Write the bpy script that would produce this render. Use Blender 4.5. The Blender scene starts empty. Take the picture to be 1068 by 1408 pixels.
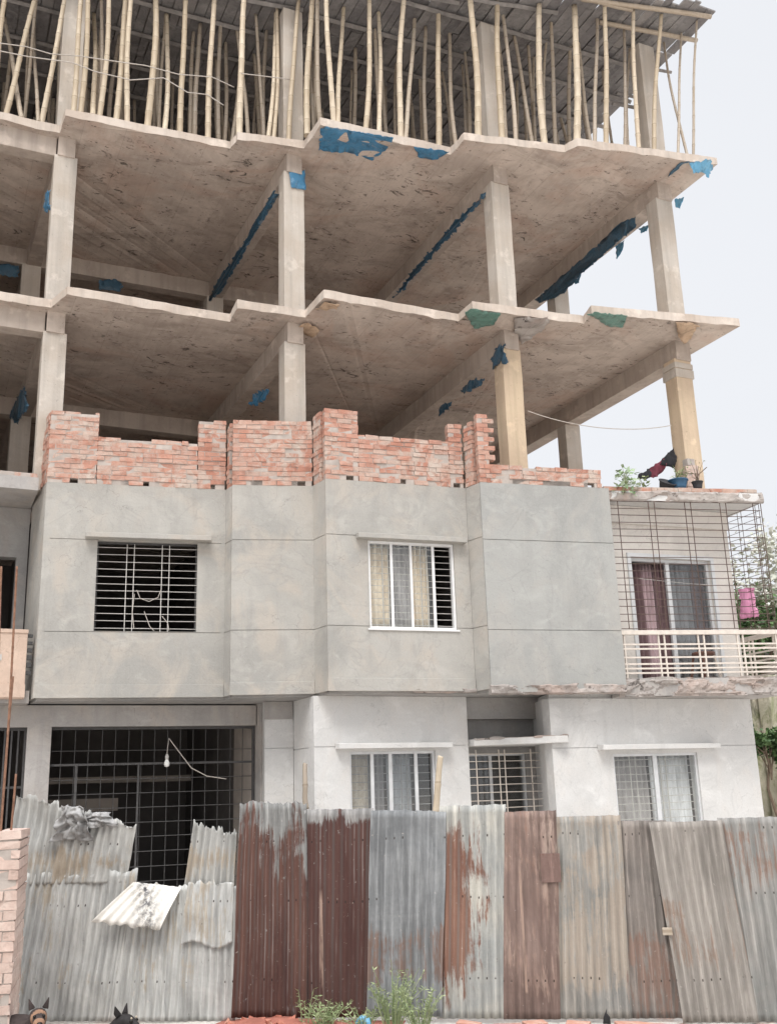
import bpy, bmesh, math, random
import numpy as np
from mathutils import Vector, Matrix, noise as mnoise
random.seed(7)
scene = bpy.context.scene
COL = scene.collection
R = math.radians

# ------------------------------------------------------------------ camera
FPX, CZ = 1400.0, 1.75
YAW, PIT, ROL = R(25.1), R(15.4), R(-1.8)
def cam_axes():
    c, s = math.cos, math.sin
    fwd = Vector((s(YAW)*c(PIT), c(YAW)*c(PIT), s(PIT)))
    right = Vector((c(YAW), -s(YAW), 0)); up = right.cross(fwd)
    return c(ROL)*right + s(ROL)*up, -s(ROL)*right + c(ROL)*up, fwd
CR, CU, CF = cam_axes()
CO = Vector((0, 0, CZ))
cd = bpy.data.cameras.new("camera"); cam = bpy.data.objects.new("camera", cd); COL.objects.link(cam)
M = Matrix((CR, CU, -CF)).transposed().to_4x4(); M.translation = CO
cam.matrix_world = M
cd.sensor_fit = 'VERTICAL'; cd.sensor_height = 24.0; cd.lens = FPX/1408*24.0
cd.clip_start = 0.05; cd.clip_end = 2000
scene.camera = cam
# surveying helpers: a sight line from the tripod, met with a level, a plane y=Y or a facade line
def ray(x, y): return CF + CR*((x-534)/FPX) - CU*((y-704)/FPX)
def atz(x, y, z): d = ray(x, y); return CO + d*((z-CZ)/d.z)
def aty(x, y, Y): d = ray(x, y); return CO + d*(Y/d.y)
def on(fr, x, y):
    d = ray(x, y); p0, dd, n, L = fr
    t = (n.x*p0.x+n.y*p0.y)/(n.x*d.x+n.y*d.y); P = CO + d*t
    return (P.x-p0.x)*dd.x+(P.y-p0.y)*dd.y, P.z

# ------------------------------------------------------------------ materials
class NT:
    def __init__(s, name):
        s.m = bpy.data.materials.new(name); s.m.use_nodes = True
        s.t = s.m.node_tree; s.b = s.t.nodes["Principled BSDF"]; s.b.inputs["Roughness"].default_value = 0.9
        s.b.inputs["Specular IOR Level"].default_value = 0.25
        s.tc = s.t.nodes.new("ShaderNodeTexCoord")
    def n(s, typ, **kw):
        x = s.t.nodes.new(typ)
        for k, v in kw.items():
            if hasattr(x, k): setattr(x, k, v)
            else: x.inputs[k].default_value = v
        return x
    def l(s, a, b): s.t.links.new(a, b)
    def coord(s, scale=(1,1,1), rot=(0,0,0), src='Object'):
        mp = s.n("ShaderNodeMapping"); mp.inputs["Scale"].default_value = scale; mp.inputs["Rotation"].default_value = rot
        s.l(s.tc.outputs[src], mp.inputs[0]); return mp.outputs[0]
    def noise(s, scale, detail=6, rough=0.6, co=None, dist=0.0):
        x = s.n("ShaderNodeTexNoise"); x.inputs["Scale"].default_value = scale; x.inputs["Detail"].default_value = detail
        x.inputs["Roughness"].default_value = rough; x.inputs["Distortion"].default_value = dist
        s.l(co if co is not None else s.tc.outputs["Object"], x.inputs["Vector"]); return x.outputs["Fac"]
    def ramp(s, fac, a, b, lo=0.0, hi=1.0):
        x = s.n("ShaderNodeMapRange"); x.inputs["From Min"].default_value = a; x.inputs["From Max"].default_value = b
        x.inputs["To Min"].default_value = lo; x.inputs["To Max"].default_value = hi
        s.l(fac, x.inputs[0]); return x.outputs[0]
    def mix(s, fac, a, b, mode='MIX'):
        x = s.n("ShaderNodeMix", data_type='RGBA', blend_type=mode)
        for i, v in ((0, fac), (6, a), (7, b)):
            if isinstance(v, (int, float)): x.inputs[i].default_value = v
            elif isinstance(v, tuple): x.inputs[i].default_value = (*v, 1)
            else: s.l(v, x.inputs[i])
        return x.outputs[2]
    def math(s, op, a, b=0.0):
        x = s.n("ShaderNodeMath", operation=op)
        for i, v in ((0, a), (1, b)):
            if isinstance(v, (int, float)): x.inputs[i].default_value = v
            else: s.l(v, x.inputs[i])
        return x.outputs[0]
    def out(s, col, bump=None, bd=0.01, bs=0.6, rough=None):
        if isinstance(col, tuple): s.b.inputs["Base Color"].default_value = (*col, 1)
        else: s.l(col, s.b.inputs["Base Color"])
        if bump is not None:
            x = s.n("ShaderNodeBump"); x.inputs["Distance"].default_value = bd; x.inputs["Strength"].default_value = bs
            s.l(bump, x.inputs["Height"]); s.l(x.outputs[0], s.b.inputs["Normal"])
        if rough is not None:
            if isinstance(rough, (int, float)): s.b.inputs["Roughness"].default_value = rough
            else: s.l(rough, s.b.inputs["Roughness"])
        return s.m

def m_plain(name, c, rough=0.7, var=0.15, scale=8, metal=0.0):
    n = NT(name); f = n.noise(scale)
    col = n.mix(n.ramp(f, .3, .7), tuple(x*(1-var) for x in c), tuple(min(1, x*(1+var)) for x in c))
    n.b.inputs["Metallic"].default_value = metal
    return n.out(col, n.noise(scale*6, 3), .002, .4, rough)

def m_plaster(name, c, dark, warm, stain=0.5, patch=0.6, top=0.0):
    """hand-trowelled cement plaster: cloudy patches, damp marks, drips, fine grain, trowel marks"""
    n = NT(name)
    dk = tuple(x*.86 for x in dark); pale = tuple(min(1, x*1.22) for x in c)
    col = n.mix(n.math('MULTIPLY', n.ramp(n.noise(.75, 6, .6, dist=1.0), .40, .60), min(1, patch*1.5)), c, dk)
    col = n.mix(n.math('MULTIPLY', n.ramp(n.noise(1.5, 6, .62, n.coord((1, 1, .7)), 1.4), .48, .66), .75), col, warm)
    col = n.mix(n.math('MULTIPLY', n.ramp(n.noise(2.1, 6, .65, n.coord((.8, 1, 1.3)), 1.0), .54, .68), .6), col, pale)
    # grey repair patches with soft edges
    col = n.mix(n.math('MULTIPLY', n.ramp(n.noise(1.05, 3, .5, n.coord((1, 1, 1.2)), 2.0), .56, .60), .30*patch+.08), col, dk)
    # washed streaks running down
    st = n.ramp(n.noise(6, 5, .65, n.coord((1, 1, .06))), .52, .74)
    msk = n.ramp(n.noise(.9, 4, .6), .44, .6)
    col = n.mix(n.math('MULTIPLY', n.math('MULTIPLY', st, msk), stain*1.1), col, tuple(x*.6 for x in dark))
    sp0 = n.n("ShaderNodeSeparateXYZ"); n.l(n.tc.outputs["Object"], sp0.inputs[0])
    if top:      # mortar and dust washed down from the brickwork above
        zt = n.ramp(n.math('ADD', sp0.outputs[2], n.math('MULTIPLY', n.noise(5, 4, .7, n.coord((1, 1, .08))), 1.3)), top, top+.75)
        col = n.mix(n.math('MULTIPLY', zt, .45), col, tuple(x*.62 for x in warm))
    # tide marks of drying plaster
    v = n.noise(1.1, 4, .5, dist=1.5)
    band = n.math('SUBTRACT', 1.0, n.ramp(n.math('ABSOLUTE', n.math('SUBTRACT', v, .54)), 0, .014))
    col = n.mix(n.math('MULTIPLY', band, .35), col, tuple(x*.72 for x in dark))
    # hairline cracks
    vo = n.n("ShaderNodeTexVoronoi", feature='DISTANCE_TO_EDGE'); vo.inputs["Scale"].default_value = .9
    mpv = n.n("ShaderNodeVectorMath", operation='ADD'); nzv = n.n("ShaderNodeTexNoise"); nzv.inputs["Scale"].default_value = 2.5; nzv.inputs["Detail"].default_value = 6
    n.l(n.tc.outputs["Object"], nzv.inputs["Vector"]); n.l(n.tc.outputs["Object"], mpv.inputs[0]); n.l(nzv.outputs["Color"], mpv.inputs[1]); n.l(mpv.outputs[0], vo.inputs["Vector"])
    cr = n.math('MULTIPLY', n.ramp(vo.outputs["Distance"], .002, .005, 1, 0), n.ramp(n.noise(1.3, 3), .52, .6))
    col = n.mix(n.math('MULTIPLY', cr, .5), col, tuple(x*.4 for x in dark))
    sp = n.ramp(n.noise(38, 2, .5), .67, .73)
    col = n.mix(n.math('MULTIPLY', sp, .4), col, tuple(x*.45 for x in dark))
    fine = n.noise(48, 5, .7)
    col = n.mix(.35, col, n.mix(fine, tuple(x*.6 for x in c), tuple(min(1, x*1.3) for x in c)))
    h = n.math('ADD', n.math('MULTIPLY', n.noise(1.8, 5, .55, dist=.2), 1.0), n.math('MULTIPLY', n.noise(34, 4, .7), .10))
    return n.out(col, h, .04, .5, .92)

def m_slab(name, c1, c2, dark, rust):
    """underside of board-shuttered concrete"""
    n = NT(name)
    col = n.mix(n.ramp(n.noise(.8, 7, .65, dist=.9), .42, .58), c1, c2)
    col = n.mix(n.math('MULTIPLY', n.ramp(n.noise(.6, 5, .62, dist=1.2), .50, .62), .75), col, rust)
    col = n.mix(n.math('MULTIPLY', n.ramp(n.noise(1.5, 7, .7, n.coord((.55, 1, 1)), .9), .50, .66), .65), col, dark)
    col = n.mix(n.math('MULTIPLY', n.ramp(n.noise(2.4, 5, .6, n.coord((.7, 1, 1)), .8), .58, .68), .55), col, tuple(min(1, x*1.12) for x in c1))
    # form board lines
    br = n.n("ShaderNodeTexBrick"); br.inputs["Scale"].default_value = 1.0; br.inputs["Brick Width"].default_value = 2.1
    br.inputs["Row Height"].default_value = .62; br.inputs["Mortar Size"].default_value = .006
    n.l(n.coord((1, 1, 1), (0, 0, R(90))), br.inputs["Vector"])
    br.inputs["Color1"].default_value = (1, 1, 1, 1); br.inputs["Color2"].default_value = (.86, .86, .86, 1); br.inputs["Mortar"].default_value = (.45, .45, .45, 1)
    col = n.mix(.35, col, br.outputs["Color"], 'MULTIPLY')
    gr = n.noise(14, 5, .65, n.coord((1, .25, 1)))
    col = n.mix(.3, col, n.mix(n.ramp(gr, .3, .7), dark, c2))
    # honeycombing: small dark ragged pits in drifts, drawn out along the boards
    sp = n.ramp(n.noise(7, 6, .74, n.coord((.55, 1, 1)), .9), .575, .625)
    msk = n.ramp(n.noise(1.0, 4, .6), .44, .58)
    col = n.mix(n.math('MULTIPLY', n.math('MULTIPLY', sp, msk), .9), col, tuple(x*.30 for x in dark))
    sp2 = n.ramp(n.noise(17, 3, .6, n.coord((.6, 1, 1))), .655, .70)
    col = n.mix(n.math('MULTIPLY', sp2, .75), col, tuple(x*.35 for x in dark))
    h = n.math('ADD', n.noise(5, 6, .65), n.math('MULTIPLY', sp, -.3))
    return n.out(col, h, .02, .5, .95)

def m_column(name, c, warm):
    n = NT(name)
    col = n.mix(n.ramp(n.noise(1.6, 5, .6), .4, .62), c, warm)
    st = n.ramp(n.noise(9, 4, .6, n.coord((1, 1, .05))), .45, .75)
    col = n.mix(n.math('MULTIPLY', st, .5), col, tuple(x*.55 for x in c))
    sp = n.ramp(n.noise(30, 3, .6), .66, .72)
    col = n.mix(n.math('MULTIPLY', sp, .5), col, tuple(x*.4 for x in c))
    col = n.mix(n.math('MULTIPLY', n.ramp(n.noise(3, 5, .6), .58, .66), .5), col, tuple(min(1, x*1.3) for x in c))
    return n.out(col, n.noise(12, 5), .012, .5, .93)

def m_brick(name, cols, mort):
    n = NT(name)
    g = n.n("ShaderNodeNewGeometry")
    r = n.n("ShaderNodeValToRGB"); n.l(g.outputs["Random Per Island"], r.inputs[0])
    el = r.color_ramp.elements; el[0].color = (*cols[0], 1); el[1].color = (*cols[-1], 1)
    for i, c in enumerate(cols[1:-1]): e = el.new((i+1)/(len(cols)-1)); e.color = (*c, 1)
    r.color_ramp.interpolation = 'CONSTANT' if False else 'LINEAR'
    col = n.mix(.35, r.outputs[0], n.mix(n.ramp(n.noise(14, 5), .3, .7), tuple(x*.6 for x in cols[1]), tuple(min(1, x*1.25) for x in cols[1])))
    lime = n.ramp(n.noise(3.6, 8, .75, dist=1.4), .44, .58)
    big = n.ramp(n.noise(1.1, 4, .6), .36, .58)
    col = n.mix(n.math('MULTIPLY', lime, n.math('MULTIPLY', big, .85)), col, mort)
    col = n.mix(n.math('MULTIPLY', n.ramp(n.noise(9, 5, .7, dist=.5), .56, .68), .5), col, tuple(x*.45 for x in cols[1]))
    return n.out(col, n.noise(40, 4), .006, .6, .95)

def m_metal_sheet(name, base, pale, rust1, rust2, amount, zlo, zhi, seed, paint=None, soft=.25, xbias=0.0, spot=.4, scratch=None):
    """weathered corrugated iron; amount = how much rusts, between heights zlo..zhi (m)"""
    n = NT(name)
    off = n.n("ShaderNodeMapping"); off.inputs["Location"].default_value = (seed*7.3, seed*3.1, seed*1.7)
    n.l(n.tc.outputs["Object"], off.inputs[0]); o = off.outputs[0]
    mp = n.n("ShaderNodeMapping"); mp.inputs["Scale"].default_value = (1, 1, .1); n.l(o, mp.inputs[0]); so = mp.outputs[0]
    col = n.mix(n.ramp(n.noise(2.2, 6, .65, o, .6), .35, .65), base, pale)
    col = n.mix(n.math('MULTIPLY', n.ramp(n.noise(13, 5, .7, so), .42, .66), .75), col, tuple(x*.6 for x in base))
    col = n.mix(n.math('MULTIPLY', n.ramp(n.noise(17, 4, .7, so), .58, .72), .6), col, tuple(min(1, x*1.35) for x in pale))
    sep = n.n("ShaderNodeSeparateXYZ"); n.l(n.tc.outputs["Object"], sep.inputs[0])
    z = sep.outputs[2]
    w1 = n.ramp(z, zlo-soft, zlo+soft); w2 = n.ramp(z, zhi-soft, zhi+soft, 1, 0)
    zone = n.math('MULTIPLY', w1, w2)
    if xbias: zone = n.math('MULTIPLY', zone, n.ramp(sep.outputs[0], *( (.14, .56, 1, .1) if xbias > 0 else (.05, .5, .1, 1))))
    nn = n.math('ADD', n.math('MULTIPLY', n.noise(8, 6, .75, so, .4), .45), n.math('ADD', n.math('MULTIPLY', n.noise(1.9, 5, .65, o, .8), .30), n.math('MULTIPLY', n.noise(27, 5, .75, so), .25)))
    nn = n.math('ADD', n.math('MULTIPLY', n.math('SUBTRACT', nn, .5), 1.7), .5)
    th = n.math('ADD', nn, n.math('MULTIPLY', n.math('SUBTRACT', zone, 1.0), .42))
    ru = n.ramp(th, .56-.22*amount, .64-.22*amount)
    rc = n.mix(n.ramp(n.noise(6, 6, .7, so, .5), .36, .66), rust1, rust2)
    rc = n.mix(n.ramp(n.noise(26, 4, .7, o), .66, .74), rc, tuple(min(1, x*.9) for x in pale))
    col = n.mix(n.math('MULTIPLY', ru, .95), col, rc)
    fl = n.ramp(n.noise(30, 3, .6, o), .68, .73)
    col = n.mix(n.math('MULTIPLY', fl, spot), col, (.55, .5, .45))
    dk = n.ramp(n.noise(24, 3, .6, o), .7, .76)
    col = n.mix(n.math('MULTIPLY', dk, spot), col, (.06, .04, .035))
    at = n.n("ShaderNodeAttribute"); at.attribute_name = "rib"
    val = n.ramp(at.outputs["Fac"], -.2, -.95)      # dirt in the valleys, with rib shading painted in to strengthen the corrugation
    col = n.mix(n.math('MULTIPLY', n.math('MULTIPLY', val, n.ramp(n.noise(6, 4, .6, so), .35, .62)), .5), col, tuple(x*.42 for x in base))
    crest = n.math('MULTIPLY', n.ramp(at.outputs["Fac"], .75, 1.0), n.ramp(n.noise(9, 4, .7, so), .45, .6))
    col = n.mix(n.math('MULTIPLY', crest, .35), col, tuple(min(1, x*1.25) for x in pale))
    for zr in (.32, .93, 1.40):                      # nail rows on the crests
        dz = n.math('ABSOLUTE', n.math('SUBTRACT', n.math('ADD', z, n.math('MULTIPLY', n.noise(2.2, 2, .5, o), .06)), zr+.01*(seed % 3)))
        nail = n.math('MULTIPLY', n.ramp(dz, .007, .010, 1, 0), n.ramp(at.outputs["Fac"], .80, .9))
        col = n.mix(n.math('MULTIPLY', nail, n.ramp(n.noise(5, 2, .5, o), .50, .55)), col, (.035, .025, .022))
    if scratch:
        x0, x1, z0, z1 = scratch
        xx = n.math('ADD', sep.outputs[0], n.math('MULTIPLY', n.math('SUBTRACT', n.noise(3, 4, .6, so), .5), .03))
        sc = n.math('MULTIPLY', n.ramp(n.math('ABSOLUTE', n.math('SUBTRACT', xx, (x0+x1)/2)), (x1-x0)/2, (x1-x0)/2+.006, 1, 0), n.math('MULTIPLY', n.ramp(z, z0, z0+.02), n.ramp(z, z1-.1, z1, 1, 0)))
        col = n.mix(n.math('MULTIPLY', sc, n.math('MULTIPLY', n.ramp(n.noise(14, 5, .75, so), .40, .58), .7)), col, (.42, .30, .24))
    n.b.inputs["Metallic"].default_value = .1
    return n.out(col, n.noise(25, 5, .7, o), .004, .6, n.ramp(ru, 0, 1, .6, .95))

def m_bamboo(name, c1, c2):
    n = NT(name); oi = n.n("ShaderNodeObjectInfo")
    col = n.mix(oi.outputs["Random"], c1, c2)
    sep = n.n("ShaderNodeSeparateXYZ"); n.l(n.tc.outputs["Object"], sep.inputs[0])
    fr = n.math('FRACT', n.math('ADD', n.math('DIVIDE', sep.outputs[2], .29), n.math('MULTIPLY', oi.outputs["Random"], 0.0)))
    ring = n.math('LESS_THAN', fr, .07)
    col = n.mix(n.math('MULTIPLY', ring, .45), col, (.16, .12, .08))
    seg = n.math('FLOOR', n.math('DIVIDE', sep.outputs[2], .29))
    wn = n.n("ShaderNodeTexWhiteNoise", noise_dimensions='2D'); cb = n.n("ShaderNodeCombineXYZ"); n.l(seg, cb.inputs[0]); n.l(oi.outputs["Random"], cb.inputs[1]); n.l(cb.outputs[0], wn.inputs["Vector"])
    col = n.mix(n.math('MULTIPLY', wn.outputs["Value"], .22), col, (.34, .24, .15))
    col = n.mix(n.math('MULTIPLY', n.ramp(n.noise(22, 4, .6, n.coord((1, 1, .12))), .45, .75), .5), col, (.28, .22, .15))
    return n.out(col, n.noise(40, 3, .6, n.coord((1, 1, .1))), .003, .5, .55)

def m_glass(name, refl=.22, tint=(.97, .98, .975)):
    m = bpy.data.materials.new(name); m.use_nodes = True; t = m.node_tree
    for x in list(t.nodes):
        if x.type != 'OUTPUT_MATERIAL': t.nodes.remove(x)
    o = [x for x in t.nodes if x.type == 'OUTPUT_MATERIAL'][0]
    a = t.nodes.new("ShaderNodeBsdfTransparent"); a.inputs[0].default_value = (*tint, 1)
    g = t.nodes.new("ShaderNodeBsdfGlossy"); g.inputs["Roughness"].default_value = .08
    d = t.nodes.new("ShaderNodeBsdfDiffuse"); d.inputs[0].default_value = (.5, .48, .45, 1)
    mx = t.nodes.new("ShaderNodeMixShader"); mx.inputs[0].default_value = refl
    m2 = t.nodes.new("ShaderNodeMixShader"); m2.inputs[0].default_value = .03     # dust on the panes
    t.links.new(a.outputs[0], mx.inputs[1]); t.links.new(g.outputs[0], mx.inputs[2])
    t.links.new(mx.outputs[0], m2.inputs[1]); t.links.new(d.outputs[0], m2.inputs[2]); t.links.new(m2.outputs[0], o.inputs[0])
    return m

def m_film(name, c, dirt=(.35, .3, .25), rough=.35):
    n = NT(name)
    col = n.mix(n.ramp(n.noise(6, 6, .7, dist=.6), .5, .68), c, tuple(x*.55 for x in c))
    col = n.mix(n.math('MULTIPLY', n.ramp(n.noise(9, 5, .7), .58, .68), .6), col, dirt)
    n.b.inputs["Specular IOR Level"].default_value = .5
    return n.out(col, n.noise(14, 4, .6, dist=1.0), .02, .7, rough)

def m_cloth(name, c, var=.25, spot=None):
    n = NT(name)
    col = n.mix(n.ramp(n.noise(9, 4, .6, n.coord((1, 1, .15))), .35, .65), tuple(x*(1-var) for x in c), tuple(min(1, x*(1+var)) for x in c))
    if spot: col = n.mix(n.ramp(n.noise(11, 2, .5), .52, .58), col, spot)
    n.b.inputs["Sheen Weight"].default_value = .1
    return n.out(col, n.noise(90, 2), .001, .3, .95)

def m_leaf(name, a, b, c=None):
    n = NT(name); g = n.n("ShaderNodeNewGeometry")
    col = n.mix(g.outputs["Random Per Island"], a, b)
    if c: col = n.mix(n.ramp(n.noise(2.5, 3), .5, .65), col, c)
    n.b.inputs["Subsurface Weight"].default_value = 0.0
    return n.out(col, None, rough=.6)

MT = {}
MT['plaster'] = m_plaster("cement_plaster", (.415, .40, .372), (.335, .33, .312), (.47, .41, .35), .5, .6, 6.35)
MT['plaster_cool'] = m_plaster("cement_plaster_cool", (.37, .37, .355), (.325, .328, .318), (.41, .385, .355), .3, .5, 6.35)
MT['white'] = m_plaster("limewashed_plaster", (.635, .63, .62), (.565, .56, .55), (.62, .59, .56), .35, .4)
MT['greyshade'] = m_plaster("bare_grey_plaster", (.36, .35, .34), (.28, .275, .27), (.36, .32, .29), .4)
MT['dirtyplaster'] = m_plaster("damp_plaster", (.42, .40, .385), (.30, .285, .275), (.44, .38, .33), .6)
MT['cream'] = m_plaster("cream_paint", (.70, .665, .625), (.63, .595, .555), (.68, .63, .58), .15, .4)
MT['peach'] = m_plaster("peach_paint", (.58, .44, .355), (.52, .39, .31), (.58, .46, .38), .15, .4)
MT['slab'] = m_slab("shuttered_concrete", (.62, .535, .47), (.46, .39, .34), (.25, .205, .175), (.52, .385, .315))
MT['edge'] = m_column("slab_edge_concrete", (.56, .49, .43), (.47, .395, .335))
MT['rough_edge'] = m_slab("broken_concrete_edge", (.48, .44, .41), (.34, .31, .29), (.2, .17, .155), (.44, .33, .28))
MT['column'] = m_column("column_concrete", (.52, .475, .425), (.47, .41, .35))
MT['column_warm'] = m_column("column_buff", (.60, .48, .345), (.54, .42, .31))
MT['beam'] = m_column("beam_concrete", (.46, .395, .345), (.385, .325, .28))
MT['brick'] = m_brick("brick_faces", [(.35, .155, .11), (.45, .228, .168), (.49, .272, .208), (.39, .182, .132), (.50, .34, .275), (.45, .375, .325)], (.50, .435, .38))
MT['mortar'] = m_plain("mortar", (.42, .37, .335), .95, .2, 6)
MT['oldbrick'] = m_brick("old_brick_faces", [(.48, .35, .30), (.53, .40, .345), (.57, .44, .385), (.50, .37, .32)], (.62, .53, .47))
MT['interior'] = m_plain("dark_interior", (.12, .11, .105), .95, .3, 1.5)  # dark albedo chosen to deepen the shade inside the rooms
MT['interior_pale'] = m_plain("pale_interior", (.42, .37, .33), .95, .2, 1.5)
MT['floor'] = m_plain("interior_floor", (.16, .15, .14), .95, .2, 3)
MT['bar_white'] = m_plain("white_painted_bar", (.52, .50, .475), .6, .15, 20)
MT['bar_cream'] = m_plain("cream_painted_rail", (.62, .56, .50), .6, .12, 14)
MT['bar_brown'] = m_plain("brown_oxide_bar", (.105, .072, .062), .8, .35, 30)
MT['bar_grey'] = m_plain("grey_steel_bar", (.075, .073, .073), .7, .25, 20)
MT['alu'] = m_plain("aluminium_frame", (.62, .63, .64), .45, .08, 10, .2)
MT['alu_white'] = m_plain("white_frame", (.74, .74, .74), .5, .06, 10)
MT['glass'] = m_glass("window_glass", .06)
MT['glass_dark'] = m_glass("window_glass_smoked", .08, (.82, .84, .85))
MT['bamboo'] = m_bamboo("dry_bamboo", (.47, .39, .285), (.61, .525, .41))
MT['bamboo_old'] = m_bamboo("weathered_bamboo", (.33, .285, .24), (.46, .395, .32))
MT['plank'] = m_brick("shutter_planks", [(.13, .125, .13), (.20, .19, .19), (.26, .245, .24), (.16, .15, .155), (.33, .305, .29)], (.30, .29, .28))
MT['timber'] = m_plain("weathered_timber", (.22, .205, .195), .9, .3, 6)
MT['blue'] = m_film("blue_polythene", (.055, .19, .33), (.25, .24, .24))
MT['blue_bright'] = m_film("bright_blue_polythene", (.13, .36, .55), (.3, .5, .6))
MT['blue_dark'] = m_film("dark_blue_polythene", (.045, .105, .16), (.12, .1, .09))
MT['green'] = m_film("green_polythene", (.12, .24, .20), (.34, .3, .25))
MT['paper'] = m_film("brown_cement_bag", (.50, .36, .25), (.42, .32, .24), .8)
MT['rebar'] = m_plain("rusty_rebar", (.22, .12, .08), .85, .35, 25)
MT['wire'] = m_plain("grey_wire", (.50, .46, .42), .7, .1, 10)
MT['dark'] = m_plain("dark_plastic", (.03, .03, .032), .5, .2, 10)
MT['bulbglass'] = m_plain("milky_bulb", (.8, .8, .78), .3, .05, 10)
MT['c_cream'] = m_cloth("cream_curtain", (.82, .71, .57), .1, (.74, .63, .50))
MT['c_grey'] = m_cloth("pale_grey_curtain", (.70, .71, .73), .25)
MT['c_dim'] = m_cloth("dim_curtain", (.42, .40, .40), .3)
MT['c_purple'] = m_cloth("plum_curtain", (.15, .095, .10), .3)
MT['c_pink'] = m_cloth("pink_curtain", (.47, .35, .37), .25)
MT['c_pinktowel'] = m_cloth("pink_towel", (.50, .21, .33), .3)
MT['c_red'] = m_cloth("dark_red_cloth", (.15, .035, .05), .3)
MT['c_black'] = m_cloth("black_cloth", (.022, .022, .026), .3)
MT['c_rag'] = m_cloth("dirty_rag", (.27, .265, .26), .35)
MT['stool'] = m_plain("brown_plastic", (.16, .085, .065), .5, .1, 10)
MT['tub'] = m_plain("blue_plastic_tub", (.05, .12, .21), .45, .2, 10)
MT['terr'] = m_plain("dark_pot", (.05, .05, .055), .6, .2, 10)
MT['leaf_pale'] = m_leaf("pale_leaf", (.20, .30, .14), (.42, .50, .36))
MT['leaf_weed'] = m_leaf("weed_leaf", (.17, .225, .10), (.33, .37, .21))
MT['leaf_tree'] = m_leaf("tree_leaf", (.05, .10, .035), (.12, .19, .07), (.04, .075, .03))
MT['leaf_hazy'] = m_leaf("dusty_blossom_leaf", (.42, .44, .36), (.62, .60, .55))
MT['bark'] = m_plain("bark", (.16, .12, .09), .95, .3, 8)
MT['fur_black'] = m_plain("black_fur", (.018, .016, .016), .7, .4, 30)
MT['fur_tan'] = m_plain("tan_fur", (.24, .14, .09), .8, .3, 20)
MT['fur_dark'] = m_plain("dark_brown_fur", (.04, .03, .028), .8, .4, 25)
MT['eye'] = m_plain("eye", (.01, .008, .006), .15, .1, 10)
MT['eye_amber'] = m_plain("pale_brow_fur", (.42, .36, .28), .7, .1, 10)
def m_mosswall():
    n = NT("mossy_old_wall")
    col = n.mix(n.ramp(n.noise(1.3, 6, .65, dist=.6), .36, .62), (.50, .46, .37), (.34, .33, .25))
    col = n.mix(n.ramp(n.noise(2.1, 6, .7, n.coord((1, 1, .5)), .6), .5, .64), col, (.17, .19, .09))
    col = n.mix(n.math('MULTIPLY', n.ramp(n.noise(6, 5, .7, n.coord((1, 1, .2))), .56, .68), .8), col, (.07, .065, .05))
    return n.out(col, n.noise(6, 6), .05, .7, .95)
MT['moss'] = m_mosswall()
def m_ground():
    n = NT("dusty_street_earth")
    col = n.mix(n.ramp(n.noise(.5, 7, .65), .36, .64), (.50, .47, .43), (.60, .57, .53))
    col = n.mix(n.ramp(n.noise(2.4, 6, .7), .55, .66), col, (.36, .19, .13))
    col = n.mix(n.ramp(n.noise(40, 3, .6), .64, .7), col, (.2, .16, .13))
    return n.out(col, n.noise(9, 7, .7), .05, .7, .95)
MT['ground'] = m_ground()
MT['rubble'] = m_brick("brick_dust", [(.36, .12, .08), (.44, .17, .12), (.30, .10, .07)], (.40, .24, .18))

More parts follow.
